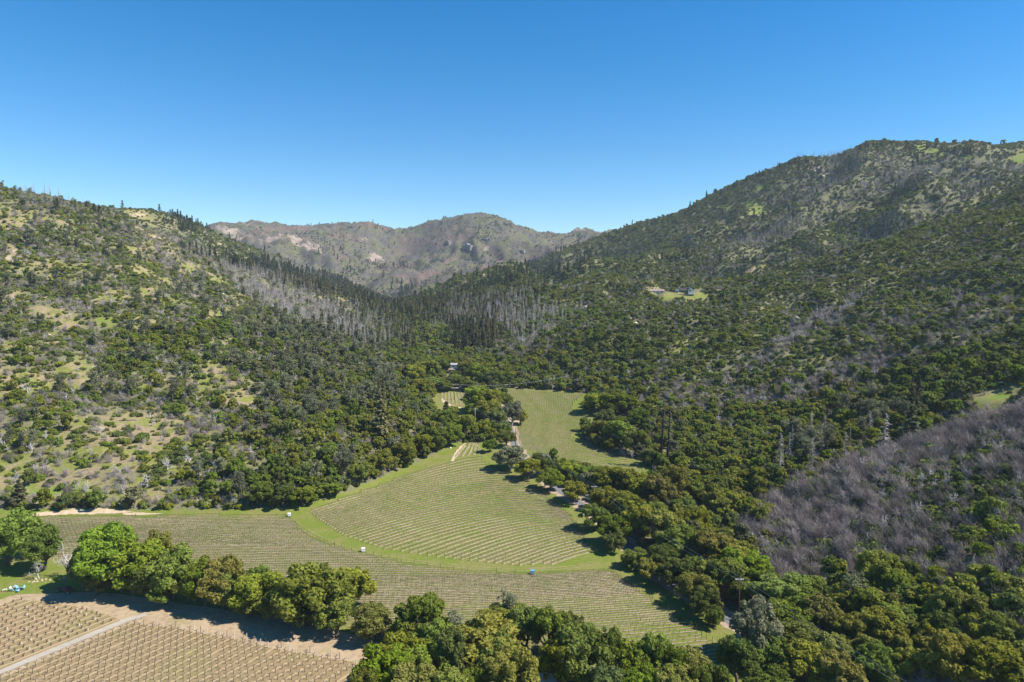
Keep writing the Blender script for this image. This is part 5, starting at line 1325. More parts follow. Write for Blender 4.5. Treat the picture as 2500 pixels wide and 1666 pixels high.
for nm_, poly, du, dv, k0, k1, jit, PR, lab, grp in (
        ('trellis_vine', BROWN_R, 1.95, ROW_GAP, 0, 40, 0.08, TEE, 'bare T-shaped vine in the brown vineyard in front of the gravel track', 'T-shaped vines of the brown vineyard'),
        ('bush_vine', BROWN_L, 2.25, 2.5, -40, -0, 0.12, BUSH, 'low bare bush vine in the brown plot behind the gravel track', 'bush vines behind the gravel track')):
    P, kn = brown_grid(poly, du, dv, k0, k1, jit)
    keep = rng.random(len(P)) > (0.03 if nm_ == 'trellis_vine' else 0.08)
    P, kn = P[keep], kn[keep]
    Z = tz(P[:, 0], P[:, 1]) + 0.09
    px, py = project(P[:, 0], P[:, 1], Z)
    vis = (px > -25) & (px < 2525) & (py < 1690)
    P, Z, kn, px, py = P[vis], Z[vis], kn[vis], px[vis], py[vis]
    order = np.argsort(-py)
    rot = ang + rng.normal(size=len(P)) * (0.12 if nm_ == 'trellis_vine' else 2.0)
    al = (P - trackA) @ U_ROW; rk = np.zeros(len(P), int)
    ks = sorted(set(kn), key=abs)
    for k in ks:
        j = np.flatnonzero(kn == k); rk[j[np.argsort(al[j])]] = np.arange(1, len(j) + 1)
    for i in order[:300]:
        lab_i = ('T-shaped vine, %s from the dirt road in the %s row before the gravel track' if nm_ == 'trellis_vine' else 'bush vine, %s from right in the %s row behind the gravel track') % (ordinal(int(rk[i])), ordinal(ks.index(kn[i]) + 1))
        e = empty(nm_, (P[i, 0], P[i, 1], Z[i]), rot[i], (1, 1, random.uniform(0.9, 1.12))); tag(e, lab_i, 'vine', grp)
        pr = random.choice(PR); obj('trunk', pr[0], e); obj('canes', pr[1], e)
    rest = order[300:]
    if len(rest):
        scatter('vine_block', np.c_[P[rest], Z[rest]], rot[rest], np.ones((len(rest), 3)), rng.integers(0, len(PR), len(rest)), [p[2] for p in PR], 'farther ' + lab.replace('vine ', 'vines ', 1), 'vines')
    print(nm_, len(P))
    if nm_ == 'trellis_vine':
        for k in np.unique(kn):
            j = np.flatnonzero(kn == k); j = j[np.argmin((P[j] - trackA) @ U_ROW)]
            ENDS[k] = P[j] - U_ROW * 1.3
    else:
        tb = MB(); tb.tube([(0, 0, 0), (0, 0, 0.7)], 0.055, 6); tube_me = tb.mesh('grow_tube', M['tube_white'])
        sel = rng.choice(np.flatnonzero((px > 0) & (py < 1666)), 20, replace=False)
        for q, i in enumerate(sel[np.argsort(px[sel])]):
            o = obj('grow_tube', tube_me, loc=(P[i, 0] + 0.45, P[i, 1] + 0.3, Z[i])); tag(o, 'white grow tube in the bush vine plot, %s from left' % ordinal(q + 1), 'grow tube', 'white grow tubes')
ep = MB(); ep.tube([(0, 0, -0.1), (0, 0, 1.75)], 0.10, 6); epm = ep.mesh('row_end_post', M['post_pale']); ep2 = ep.mesh('row_end_post_dark', M['postwood'])
vis_e = [(k, p) for k, p in sorted(ENDS.items()) if -20 < project(p[0], p[1], 0.0)[0] < 2500]
for q, (k, p) in enumerate(vis_e):
    pale = k % 3 != 2
    tag(obj('row_end_post', epm if pale else ep2, loc=(p[0], p[1], float(tz(p[0], p[1])) + 0.08)), '%s row end post beside the dirt road, %s from left' % ('pale' if pale else 'dark', ordinal(q + 1)), 'post', 'end posts of the brown vineyard')

# ---------------------------------------------------------------- utility poles and wires
M['glass_dark'] = plain_mat('dark_glass', (0.03, 0.04, 0.05), 0.15, 0.1, 3, spec=0.6)
M['white_wall'] = plain_mat('white_wall', (0.72, 0.69, 0.63), 0.8, 0.06, 1)
M['roof_dark'] = plain_mat('dark_roof', (0.055, 0.045, 0.05), 0.7, 0.2, 2)
M['roof_tan'] = plain_mat('tan_roof', (0.27, 0.205, 0.165), 0.8, 0.2, 2)
M['roof_white'] = plain_mat('white_metal_roof', (0.58, 0.57, 0.55), 0.5, 0.06, 2)
M['wood_brown'] = plain_mat('brown_timber', (0.14, 0.085, 0.055), 0.8, 0.25, 2)
M['stone_wall'] = plain_mat('stone_wall', (0.42, 0.39, 0.36), 0.9, 0.3, 2)
M['white_paint'] = plain_mat('white_car_paint', (0.78, 0.78, 0.78), 0.35, 0.03, 2, spec=0.5)
M['rust'] = plain_mat('rusty_metal', (0.135, 0.050, 0.036), 0.8, 0.45, 2.5, bump=0.2)
M['tyre'] = plain_mat('tyre_rubber', (0.025, 0.025, 0.025), 0.9, 0.2, 5)
M['blue_tarp'] = plain_mat('blue_tarp', (0.20, 0.38, 0.48), 0.6, 0.3, 2)
M['blue_bin'] = plain_mat('blue_plastic', (0.12, 0.30, 0.52), 0.5, 0.1, 3)
M['white_bin'] = plain_mat('white_plastic', (0.74, 0.74, 0.73), 0.5, 0.06, 3)
M['log'] = plain_mat('fallen_log', (0.20, 0.165, 0.14), 0.9, 0.4, 2, rnd=0.3)

POLES = {}
def pole(key, px, yb, yt, mat, label, arm=True, arm_mat='arm', turn=0.0, h=None):
    p, hh, _ = px_size(px, yb, yt, 10)
    h = h or min(max(hh, 8.5), 13.0)
    e = empty('utility_pole', (p[0], p[1], p[2]), turn); tag(e, label, 'utility pole', 'utility poles along the valley')
    m = MB(); m.tube([(0, 0, -0.5), (0, 0, h * 0.5), (0, 0, h)], [0.20, 0.17, 0.14], 8); obj('pole', m.mesh('pole', M[mat], True), e)
    if arm:
        m = MB(); m.box((-1.25, -0.09, h - 0.75), (1.25, 0.09, h - 0.5)); ar = obj('crossarm', m.mesh('crossarm', M[arm_mat]), e)
        for x in (-1.1, -0.5, 0.5, 1.1):
            m = MB(); m.tube([(x, 0, h - 0.5), (x, 0, h - 0.38), (x, 0, h - 0.25)], [0.05, 0.08, 0.05], 6); obj('insulator', m.mesh('insulator', M['insulator']), ar)
        m = MB(); m.tube([(-0.7, 0.12, h - 0.65), (0, 0.14, h - 1.4)], 0.03, 4); obj('brace', m.mesh('brace', M[mat]), e)
        m = MB(); m.tube([(0.7, 0.12, h - 0.65), (0, 0.14, h - 1.4)], 0.03, 4); obj('brace', m.mesh('brace', M[mat]), e)
    c, s_ = math.cos(turn), math.sin(turn)
    POLES[key] = [np.array([p[0] + c * x, p[1] + s_ * x, p[2] + h - 0.25]) for x in (-1.1, 1.1)] if arm else [np.array([p[0], p[1], p[2] + h]), np.array([p[0], p[1], p[2] + h - 0.6])]
pole('a', 1803, 1515, 1417, 'polewood', 'tall dark brown pole with white crossarm above the bottom right oaks')
pole('b', 1450, 1245, 1187, 'polewood', 'brown pole with white crossarm beside the parked white van')
pole('c', 1259, 1094, 1043, 'polewood', 'plain brown pole without crossarm left of the upper right vineyard', arm=False)
pole('d', 1160, 1037, 997, 'pole_grey', 'grey pole with crossarm on the small green lawn', arm_mat='pole_grey')
pole('e', 1136, 1003, 975, 'pole_grey', 'grey pole with crossarm at the corner of the little vineyard', arm_mat='arm')
pole('f', 1109, 976, 938, 'polewood', 'brown pole standing in the little vineyard below the valley house', arm=True, arm_mat='pole_grey')
pole('g', 1381, 960, 918, 'postwood', 'pole with crossarm at the far right end of the upper vineyard', arm_mat='pole_grey')
pole('h', 1049, 880, 852, 'pole_grey', 'left of two distant poles above the valley house')
pole('i', 1067, 882, 850, 'polewood', 'right of two distant poles above the valley house')
xo, yo, zo = at_depth(2450, 1810, 118.0)
POLES['z'] = [np.array([float(xo) - 1.1, float(yo), float(zo)]), np.array([float(xo) + 1.1, float(yo), float(zo)])]
e = empty('utility_pole', (float(xo), float(yo), float(tz(xo, yo)))); tag(e, 'nearest pole of the line, just below the lower right corner', 'utility pole', 'utility poles along the valley')
hz_ = float(zo) - float(tz(xo, yo)) + 0.25
m = MB(); m.tube([(0, 0, -0.5), (0, 0, hz_ * 0.5), (0, 0, hz_)], [0.2, 0.17, 0.14], 8); obj('pole', m.mesh('pole', M['polewood'], True), e)
m = MB(); m.box((-1.25, -0.09, hz_ - 0.5), (1.25, 0.09, hz_ - 0.25)); obj('crossarm', m.mesh('crossarm', M['arm']), e)
PN = {'z': 'the lower right corner', 'a': 'the tall bottom right pole', 'b': 'the pole by the van', 'c': 'the plain brown pole', 'd': 'the lawn pole', 'e': 'the grey corner pole', 'f': 'the little vineyard pole', 'g': 'the far right pole', 'h': 'the distant grey pole'}
for a, b, sag in (('z', 'a', 1.0), ('a', 'b', 2.0), ('b', 'c', 2.6), ('c', 'd', 1.4), ('d', 'e', 0.8), ('e', 'f', 0.8), ('f', 'g', 3.2), ('f', 'h', 1.5)):
    for k in range(2):
        p, q = POLES[a][k], POLES[b][k]; t = np.linspace(0, 1, 20)[:, None]
        L = p + (q - p) * t; L[:, 2] -= (sag * 4 * t * (1 - t))[:, 0]
        o3 = L[0].copy(); m = MB(); m.tube(L - o3, 0.028, 4)
        tag(obj('overhead_wire', m.mesh('overhead_wire', M['wire']), loc=tuple(o3)), '%s wire sagging from %s to %s' % (('left', 'right')[k], PN[a], PN[b]), 'wire', 'overhead wires')

# ---------------------------------------------------------------- buildings
def part_box(name, lo, hi, mat, parent):
    m = MB(); m.box(lo, hi); return obj(name, m.mesh(name, M[mat]), parent)
def gable(name, x0, x1, y0, y1, z0, z1, axis, mat, parent, over=0.5, th=0.25):
    """pitched roof over a rectangle; ridge along axis"""
    m = MB(); x0 -= over; x1 += over; y0 -= over; y1 += over
    for off, s in ((0, 1),):
        if axis == 'y':
            xm = (x0 + x1) / 2
            pr = [(x0, z0), (xm, z1), (x1, z0), (x1, z0 - th), (xm, z1 - th), (x0, z0 - th)]
            V = [(x, y0, z) for x, z in pr] + [(x, y1, z) for x, z in pr]
        else:
            ym = (y0 + y1) / 2
            pr = [(y0, z0), (ym, z1), (y1, z0), (y1, z0 - th), (ym, z1 - th), (y0, z0 - th)]
            V = [(x0, y, z) for y, z in pr] + [(x1, y, z) for y, z in pr]
        fs = [(i, (i + 1) % 6, 6 + (i + 1) % 6, 6 + i) for i in range(6)] + [(0, 1, 4, 5), (1, 2, 3, 4), (6, 11, 10, 7), (7, 10, 9, 8)]
        m.add(V, fs)
    return obj(name, m.mesh(name, M[mat]), parent)
def gable_wall(name, x0, x1, y, z0, z1, zt, mat, parent, th=0.25):
    m = MB(); xm = (x0 + x1) / 2
    pr = [(x0, z0), (x1, z0), (x1, z1), (xm, zt), (x0, z1)]
    m.add([(x, y, z) for x, z in pr] + [(x, y + th, z) for x, z in pr], [(0, 1, 2, 3, 4), (9, 8, 7, 6, 5)] + [(i, (i + 1) % 5, 5 + (i + 1) % 5, 5 + i)[::-1] for i in range(5)])
    return obj(name, m.mesh(name, M[mat]), parent)
def window(x0, x1, z0, z1, y, parent, frame='white_wall'):
    w = part_box('window', (x0, y - 0.06, z0), (x1, y - 0.01, z1), 'glass_dark', parent)
    fr = MB()
    for lo, hi in (((x0 - 0.1, y - 0.14, z0 - 0.1), (x0, y - 0.004, z1 + 0.1)), ((x1, y - 0.14, z0 - 0.1), (x1 + 0.1, y - 0.004, z1 + 0.1)), ((x0, y - 0.14, z1), (x1, y - 0.004, z1 + 0.1)), ((x0, y - 0.18, z0 - 0.1), (x1, y - 0.004, z0))):
        fr.box(lo, hi)
    obj('frame', fr.mesh('window_frame', M[frame]), w); return w

# hilltop house with two white gables and a dark glazed middle
p = hit(1671, 718)[0]
e = empty('hilltop_house', (p[0], p[1], p[2] - 0.3), -0.22); tag(e, 'hilltop house with two white gabled wings and dark roof on the right slope', 'house', 'hilltop houses')
k = p[1] / F; X0 = -25 * k; 
def hx(v): return (v - 1671) * k
part_box('wall', (hx(1649), 0, 0), (hx(1657.5), 9, 4.6), 'white_wall', e); gable_wall('gable', hx(1649), hx(1657.5), -0.05, 4.6, 4.61, 6.9, 'white_wall', e); gable('roof', hx(1649), hx(1657.5), 0, 9, 4.75, 7.1, 'y', 'roof_dark', e)
part_box('door', (hx(1651), -0.12, 0), (hx(1655), -0.06, 3.6), 'wood_brown', e)
part_box('wall', (hx(1657.7), 3.0, 0), (hx(1679.8), 9, 3.8), 'wood_brown', e); gable('roof', hx(1658.5), hx(1679), 2.4, 9.6, 4.0, 7.0, 'x', 'roof_dark', e)
for i in range(6): window(hx(1659.5 + i * 3.3), hx(1662.1 + i * 3.3), 0.9, 3.3, 2.95, e, 'wood_brown')
part_box('wall', (hx(1680), -0.6, 0), (hx(1692), 9, 4.8), 'white_wall', e); gable_wall('gable', hx(1680), hx(1692), -0.65, 4.8, 4.81, 7.6, 'white_wall', e); gable('roof', hx(1680), hx(1692), -0.6, 9, 4.95, 7.8, 'y', 'roof_dark', e)
window(hx(1682), hx(1686), 2.8, 4.6, -0.66, e); part_box('chimney', (hx(1681), 4, 6.2), (hx(1682.6), 5.2, 8.8), 'white_wall', e); part_box('terrace', (hx(1646), -3, -0.6), (hx(1694), -0.8, 0.02), 'stone_wall', e)
# long low outbuilding beside it
p = hit(1603, 717)[0]; k = p[1] / F
e = empty('hilltop_outbuilding', (p[0], p[1], p[2] - 0.3), -0.15); tag(e, 'long low white outbuilding with tan roof left of the hilltop house', 'house', 'hilltop houses')
part_box('wall', (hx(1653.5) , 0, 0), (hx(1689), 7, 3.1), 'white_wall', e); gable('roof', hx(1654), hx(1676), 0, 7, 3.3, 5.6, 'x', 'roof_tan', e); gable('roof', hx(1678), hx(1689), -0.4, 7.4, 3.4, 5.2, 'x', 'roof_tan', e)
part_box('carport', (hx(1652) - 3.0, -0.5, 0), (hx(1653), 6, 2.8), 'wood_brown', e)
for a_, b_ in ((1657, 1660), (1663, 1666)): window(hx(a_), hx(b_), 0.8, 2.4, 0, e)
part_box('garage_door', (hx(1671), -0.1, 0), (hx(1677), -0.02, 2.6), 'pole_grey', e); part_box('garage_door', (hx(1681), -0.1, 0), (hx(1686), -0.02, 2.6), 'wood_brown', e)
part_box('vent_stack', (hx(1668), 3.2, 5.2), (hx(1669), 3.8, 6.2), 'white_wall', e)

# house half hidden at the head of the valley
p = hit(1110, 912)[0]
e = empty('valley_house', (p[0], p[1], p[2] - 0.2), 0.1); tag(e, 'small red brown house with white upper storey half hidden in trees at the valley head', 'house')
part_box('wall', (-4.5, 0, 0), (4.5, 7, 3.2), 'rust', e); gable('roof', -4.5, 4.5, 0, 7, 3.4, 5.0, 'x', 'roof_tan', e); part_box('wall', (-3, 1.5, 4.0), (2, 6, 7.2), 'white_wall', e); gable('roof', -3, 2, 1.5, 6, 7.4, 8.6, 'x', 'pole_grey', e)
for x in (-3.2, 0.2, 2.6): window(x, x + 1.2, 1.0, 2.4, 0, e)
window(-2, -0.4, 5.2, 6.5, 1.5, e); part_box('door', (-1.4, -0.08, 0), (-0.5, -0.02, 2.1), 'wood_brown', e)
p = hit(1092, 921)[0]
e = empty('terrace_wall', (p[0], p[1], p[2] - 0.3), 0.06); tag(e, 'pale stone terrace wall below the valley house', 'wall')
for i in range(22):
    part_box('stone', (-12 + i * 1.1 + random.uniform(-0.04, 0.04), -0.3 - random.uniform(0, 0.08), 0), (-12 + i * 1.1 + 1.04, 0.4, random.uniform(1.0, 1.5)), 'stone_wall', e)
p = hit(1103, 955)[0]
e = empty('pergola', (p[0], p[1], p[2]), -0.05); tag(e, 'long low pergola with white roof strip above the little vineyard', 'pergola')
for i in range(4): part_box('roof_panel', (-13 + i * 6.7, -1.2, 2.3), (-13 + i * 6.7 + 6.5, 1.2, 2.45), 'roof_white', e)
for i in range(9): part_box('post', (-12.8 + i * 3.2, -1.0, -0.2), (-12.65 + i * 3.2, -0.85, 2.3), 'wood_brown', e)
part_box('back_wall', (-13, 0.9, -0.2), (13, 1.0, 1.4), 'wood_brown', e)
# shed roof at the bottom edge
p = hit(1322, 1688)[0]
e = empty('shed', (p[0], p[1], p[2]), 0.25); tag(e, 'shed with white metal roof at the bottom edge below the oaks', 'shed')
part_box('wall', (-3.2, -2.2, 0), (3.2, 2.2, 2.4), 'wood_brown', e)
for i in range(6):
    m = MB(); x = -3.4 + i * 1.135
    m.add([(x, -2.5, 2.5), (x + 1.12, -2.5, 2.5), (x + 1.12, 2.5, 3.1), (x, 2.5, 3.1), (x, -2.5, 2.42), (x + 1.12, -2.5, 2.42), (x + 1.12, 2.5, 3.02), (x, 2.5, 3.02)], [(0, 1, 2, 3), (7, 6, 5, 4), (0, 4, 5, 1), (1, 5, 6, 2), (2, 6, 7, 3), (3, 7, 4, 0)])
    obj('roof_panel', m.mesh('roof_panel', M['roof_white']), e)
part_box('door', (-0.6, -2.26, 0), (0.5, -2.21, 2.0), 'pole_grey', e)

# ---------------------------------------------------------------- vehicles and farm things
def wheel(x, y, r, w, parent):
    m = MB(); m.tube([(x, y - w / 2, r), (x, y + w / 2, r)], r, 14); t = obj('wheel', m.mesh('tyre', M['tyre']), parent)
    m = MB(); m.tube([(x, y - w / 2 - 0.02, r), (x, y + w / 2 + 0.02, r)], r * 0.55, 10); obj('rim', m.mesh('rim', M['insulator']), t)
def prism(name, prof, y0, y1, mat, parent):
    n = len(prof); m = MB()
    m.add([(x, y0, z) for x, z in prof] + [(x, y1, z) for x, z in prof], [tuple(range(n))[::-1] if False else tuple(range(n)), tuple(range(n, 2 * n))[::-1]] + [(i, n + i, n + (i + 1) % n, (i + 1) % n) for i in range(n)])
    return obj(name, m.mesh(name, M[mat]), parent)
p = hit(1442, 1222)[0]
e = empty('parked_van', (p[0], p[1], p[2] + 0.1), -0.75); tag(e, 'white van parked in tree shade beside the brown pole', 'van')
prism('body', [(-2.5, 0.35), (2.5, 0.35), (2.55, 0.95), (1.75, 1.15), (1.15, 1.95), (-2.4, 2.0), (-2.55, 1.0)], -0.95, 0.95, 'white_paint', e)
prism('windscreen', [(1.2, 1.9), (1.74, 1.2), (1.80, 1.22), (1.26, 1.94)], -0.8, 0.8, 'glass_dark', e)
for yy in (-0.97, 0.955):
    for x0, x1 in ((-2.1, -1.1), (-0.9, 0.1), (0.3, 1.1)): part_box('side_window', (x0, yy, 1.25), (x1, yy + 0.015, 1.75), 'glass_dark', e)
for x in (-1.6, 1.6):
    for y in (-0.85, 0.85): wheel(x, y, 0.36, 0.24, e)
for y in (-0.7, 0.5): part_box('headlight', (2.53, y, 0.7), (2.57, y + 0.25, 0.88), 'insulator', e)
p = hit(160, 1446)[0]
e = empty('rusty_truck', (p[0], p[1], p[2] + 0.05), -0.35); tag(e, 'derelict rusty flatbed truck under the bushes beside the dirt road', 'truck')
prism('cab', [(0.2, 0.6), (1.6, 0.6), (1.6, 1.3), (1.35, 2.0), (0.35, 2.05), (0.2, 1.3)], -0.85, 0.85, 'rust', e)
prism('hood', [(1.62, 0.6), (2.9, 0.55), (2.95, 1.1), (2.7, 1.25), (1.62, 1.35)], -0.6, 0.6, 'rust', e)
for y in (-0.95, 0.65): prism('fender', [(1.8, 0.55), (2.9, 0.55), (2.85, 0.85), (2.4, 1.0), (1.95, 0.9)], y, y + 0.3, 'rust', e)
for i in range(7): part_box('bed_plank', (-3.4, -1.05 + i * 0.3, 0.85 + 0.02 * (i % 2)), (0.1, -1.05 + i * 0.3 + 0.27, 0.93 + 0.02 * (i % 2)), 'wood_brown' if i % 2 else 'rust', e)
part_box('window', (0.5, -0.87, 1.35), (1.2, -0.855, 1.85), 'glass_dark', e); part_box('windscreen', (1.5, -0.7, 1.4), (1.56, 0.7, 1.85), 'glass_dark', e); part_box('chassis', (-3.3, -0.4, 0.5), (2.8, 0.4, 0.62), 'rust', e)
for x in (-2.3, 2.3):
    for y in (-0.85, 0.85): wheel(x, y, 0.42, 0.25, e)
p = hit(42, 1442)[0]
e = empty('scrap_pile', (p[0], p[1], p[2]), 0.3); tag(e, 'heap of pale blue scrap and bent frames on the grass at far left', 'scrap')
r_ = np.random.default_rng(5)
for i in range(9):
    a = r_.uniform(0, 6.28); m = MB(); c0 = np.array([r_.normal() * 1.2, r_.normal() * 0.7, 0.3 + r_.random() * 0.8]); u_ = unit(r_.normal(size=3)) * r_.uniform(0.5, 1.1); v2 = unit(np.cross(u_, r_.normal(size=3))) * r_.uniform(0.3, 0.7); w_ = unit(np.cross(u_, v2)) * 0.03
    m.add([c0 - u_ - v2 - w_, c0 + u_ - v2 - w_, c0 + u_ + v2 - w_, c0 - u_ + v2 - w_, c0 - u_ - v2 + w_, c0 + u_ - v2 + w_, c0 + u_ + v2 + w_, c0 - u_ + v2 + w_], [(0, 3, 2, 1), (4, 5, 6, 7), (0, 1, 5, 4), (1, 2, 6, 5), (2, 3, 7, 6), (3, 0, 4, 7)])
    obj('scrap_sheet', m.mesh('scrap_sheet', M['blue_tarp' if i % 3 else 'white_bin']), e)
for i in range(5):
    m = MB(); c0 = np.array([r_.normal() * 1.0, r_.normal() * 0.6, 0.05]); m.tube([c0, c0 + np.array([r_.normal(), r_.normal() * 0.5, r_.uniform(0.8, 1.6)])], 0.05, 5); obj('bent_frame', m.mesh('bent_frame', M['blue_tarp']), e)
p = hit(12, 1444)[0]
e = empty('broken_crate', (p[0], p[1], p[2]), 0.5); tag(e, 'small broken pale crate left of the blue scrap heap', 'crate')
for i in range(5): part_box('slat', (-0.6, -0.4 + i * 0.18, 0.5 + 0.04 * i), (0.6, -0.4 + i * 0.18 + 0.13, 0.55 + 0.04 * i), 'post_pale', e)
for x in (-0.55, 0.45): part_box('leg', (x, -0.4, 0), (x + 0.1, 0.4, 0.5), 'post_pale', e)
def rock_mesh(seed, mat, squash=0.7, n=2):
    import bmesh
    bm = bmesh.new(); bmesh.ops.create_icosphere(bm, subdivisions=n, radius=1.0)
    r = np.random.default_rng(seed); o = r.normal(size=3) * 9
    for v in bm.verts:
        c = v.co; k = 1 + 0.45 * float(pnoise(c.x * 1.3 + o[0] + c.z, c.y * 1.3 + o[1] - c.z, seed)) + 0.18 * float(pnoise(c.x * 3 + o[1], c.z * 3 + c.y * 2 + o[2], seed + 3))
        v.co = Vector((c.x * k, c.y * k, c.z * k * squash))
    me = bpy.data.meshes.new('rock'); bm.to_mesh(me); bm.free(); me.materials.append(M[mat]); return me
RM = {m_: [rock_mesh(800 + k, m_) for k in range(4)] for m_ in ('rock', 'rock_grey', 'rock_pale')}
p0 = hit(95, 1420)[0]
for i in range(14):
    x, y = p0[0] + r_.normal() * 1.6, p0[1] + r_.normal() * 0.9; sc = r_.uniform(0.2, 0.5)
    o = obj('rubble_stone', RM['rock'][i % 4], loc=(x, y, float(tz(x, y)) + sc * 0.25)); o.scale = (sc, sc, sc); o.rotation_euler = (0, 0, i); tag(o, 'tan stone of the small rubble heap beside the bare grey tree', 'stone', 'rubble heap stones')
ROCKS = [(1945, 778, 11, 'rock_grey', 'big dark grey boulder on the mid right slope'), (2096, 468, 7, 'rock_pale', 'white boulder high on the right mountain'), (2010, 432, 9, 'rock', 'lower boulder of the tan outcrop below the right summit'), (2000, 415, 16, 'rock', 'large tan outcrop below the right summit'), (1988, 420, 10, 'rock', 'left rock of the tan outcrop below the right summit'), (2092, 415, 6, 'rock_grey', 'grey rock above the white boulder on the mountain'),
         (1430, 752, 11, 'rock', 'tan rock on the slope below the knoll'), (1540, 782, 12, 'rock', 'cracked tan rock face on the slope below the hilltop house'), (1552, 790, 8, 'rock_pale', 'pale rock beside the cracked tan rock face'), (1528, 778, 8, 'rock', 'left rock beside the cracked tan rock face'), (1345, 806, 8, 'rock_pale', 'pale rock in the trees above the upper vineyard'), (110, 812, 9, 'rock', 'tan rock on the left slope'), (120, 818, 6, 'rock_pale', 'pale rock beside the tan rock on the left slope'), (72, 618, 8, 'rock', 'tan rock high on the left hill'), (30, 640, 9, 'rock', 'tan rock at the far left edge'), (545, 718, 5, 'rock_pale', 'small white rock on the grassy upper left slope'), (212, 1021, 5, 'rock_pale', 'white rock on the open lower left slope'), (6, 1088, 8, 'rock_pale', 'white rock at the far left edge of the slope'), (1100, 1095, 5, 'rock_pale', 'white stone on the grass left of the triangle tip'), (1584, 1128, 5, 'rock_pale', 'white stone near the charred trunks'), (1690, 708, 4, 'rock_grey', 'grey rock behind the hilltop house'), (620, 1002, 7, 'rock_pale', 'pale rock in the left woods'), (660, 1135, 9, 'rock', 'tan rock above the foot of the left hill'), (1330, 1188, 4, 'rock_grey', 'grey boulder beside the road under the oaks')]
for cx, cy_, w, mt, lab in ROCKS:
    p, _, wm = px_size(cx, cy_, cy_ - 5, w)
    o = obj('boulder', RM[mt][int(cx) % 4], loc=(p[0], p[1], p[2] + wm * 0.12)); o.scale = (wm * 0.55, wm * 0.5, wm * 0.55); o.rotation_euler = (0, 0, cx); tag(o, lab, 'boulder')
# dark cliffs on the far mountain
def cliff_mesh(seed):
    r = np.random.default_rng(seed); m = MB(); n = 12
    for i in range(n):
        x = -1 + 2 * i / n; h = (0.55 + 0.45 * math.sin((i + 0.5) / n * math.pi)) * r.uniform(0.6, 1.1); d = r.uniform(0.1, 0.35)
        m.add([(x, -d, -0.6), (x + 2.2 / n, -d * r.uniform(0.7, 1.2), -0.6), (x + 2.1 / n, 0.7, -0.6), (x, 0.7, -0.6), (x + 0.03, -d * 0.7, h), (x + 1.9 / n, -d * 0.6, h * r.uniform(0.8, 1)), (x + 2 / n, 0.7, h * 0.9), (x, 0.7, h * 0.9)], [(0, 3, 2, 1), (4, 5, 6, 7), (0, 1, 5, 4), (1, 2, 6, 5), (2, 3, 7, 6), (3, 0, 4, 7)])
    return m.mesh('cliff', M['rock_grey'])
for q, (cx, cy_, w, hh, rz, lab) in enumerate([(1140, 600, 36, 16, -0.9, 'dark shadowed cliff below the far peak'), (1092, 590, 18, 12, -0.9, 'smaller dark cliff left of the shadowed cliff'), (1310, 634, 46, 12, -0.4, 'banded dark cliff on the far mountain right flank'), (1185, 585, 30, 8, -0.5, 'low rock band under the far peak'), (1270, 612, 22, 7, -0.6, 'rock band between the two far cliffs'), (1425, 556, 30, 7, -0.3, 'flat-topped rock cap on the far skyline right of the peak')]):
    p = hit(cx, cy_ + hh * 0.4)[0]; k = p[1] / F
    o = obj('cliff', cliff_mesh(900 + q), loc=(p[0], p[1], p[2])); o.scale = (w * k * 0.5, w * k * 0.4, hh * k * 0.8); o.rotation_euler = (0, 0, rz); tag(o, lab, 'cliff', 'cliffs on the far mountain')
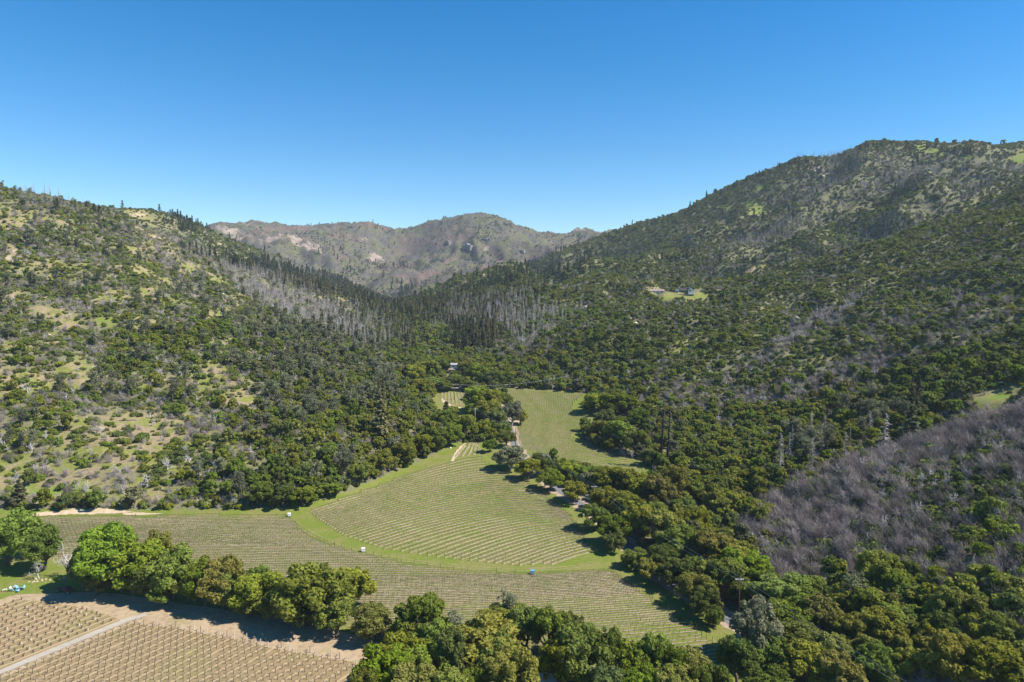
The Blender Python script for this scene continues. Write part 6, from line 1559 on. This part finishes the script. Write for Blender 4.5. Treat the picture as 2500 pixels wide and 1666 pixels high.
# bins at the vineyard ends
for cx, cy_, mt, lab in ((706, 1261, 'white_bin', 'white plastic bin at the corner where the three grass lanes meet'), (887, 1347, 'white_bin', 'white plastic bin on the grass lane below the triangular vineyard'), (1300, 1402, 'blue_bin', 'blue plastic bin on the grass lane near the road')):
    p = hit(cx, cy_)[0]; e = empty('picking_bin', tuple(p), 0.2); tag(e, lab, 'bin', 'picking bins')
    part_box('bin_body', (-0.6, -0.5, 0.2), (0.6, 0.5, 1.25), mt, e); part_box('rim', (-0.66, -0.56, 1.25), (0.66, 0.56, 1.36), mt, e)
    for x in (-0.55, 0.35): part_box('foot', (x, -0.45, 0), (x + 0.2, 0.45, 0.2), 'postwood', e)
# wire fence along the foot of the left hill
fp = hit(np.linspace(150, 620, 30), np.interp(np.linspace(150, 620, 30), [150, 400, 620], [1226, 1229, 1240]))
e = empty('wire_fence', tuple(fp[0])); tag(e, 'thin wire fence of dark posts along the foot of the left hill', 'fence')
for q in fp:
    m = MB(); m.tube([q - fp[0] + (0, 0, -0.1), q - fp[0] + (0, 0, 1.7)], 0.05, 4); obj('post', m.mesh('fence_post', M['postwood']), e)
for hh in (0.5, 1.0, 1.5):
    m = MB(); m.tube(fp - fp[0] + (0, 0, hh), 0.012, 3); obj('wire', m.mesh('fence_wire', M['wire']), e)
# fallen burnt logs on the open slope
lm = MB(); lm.tube([(-0.5, 0, 0), (0, 0.02, 0.02), (0.5, 0, 0)], [0.028, 0.022, 0.012], 5); lm.tube([(0.1, 0, 0), (0.32, 0.16, 0.05)], [0.012, 0.006], 4); logm = lm.mesh('fallen_log', M['log'])
for i, cx in enumerate(np.sort(r_.uniform(60, 620, 46))):
    cy_ = r_.uniform(960, 1200); p = hit(cx, cy_)[0]; L_ = r_.uniform(4, 11)
    o = obj('fallen_log', logm, loc=(p[0], p[1], p[2] + 0.25)); o.scale = (L_, L_, L_); o.rotation_euler = (0, r_.uniform(-0.35, 0.05), r_.uniform(-0.9, 0.9)); tag(o, 'thin fallen burnt log on the lower left slope, %s from left' % ordinal(i + 1), 'log', 'fallen logs on the lower left slope')

# ---------------------------------------------------------------- air
hz = MB(); hz.box((-2600, -120, -15), (2900, 4500, 520))
hm, hnt, hout = newmat('haze_air')
pv = N(hnt, 'ShaderNodeVolumePrincipled'); pv.inputs['Color'].default_value = (0.72, 0.85, 1.0, 1); pv.inputs['Density'].default_value = 0.000055
pv.inputs['Anisotropy'].default_value = 0.0
hnt.links.new(pv.outputs[0], hout.inputs['Volume'])
tag(obj('haze', hz.mesh('haze', hm)), kind='stuff')
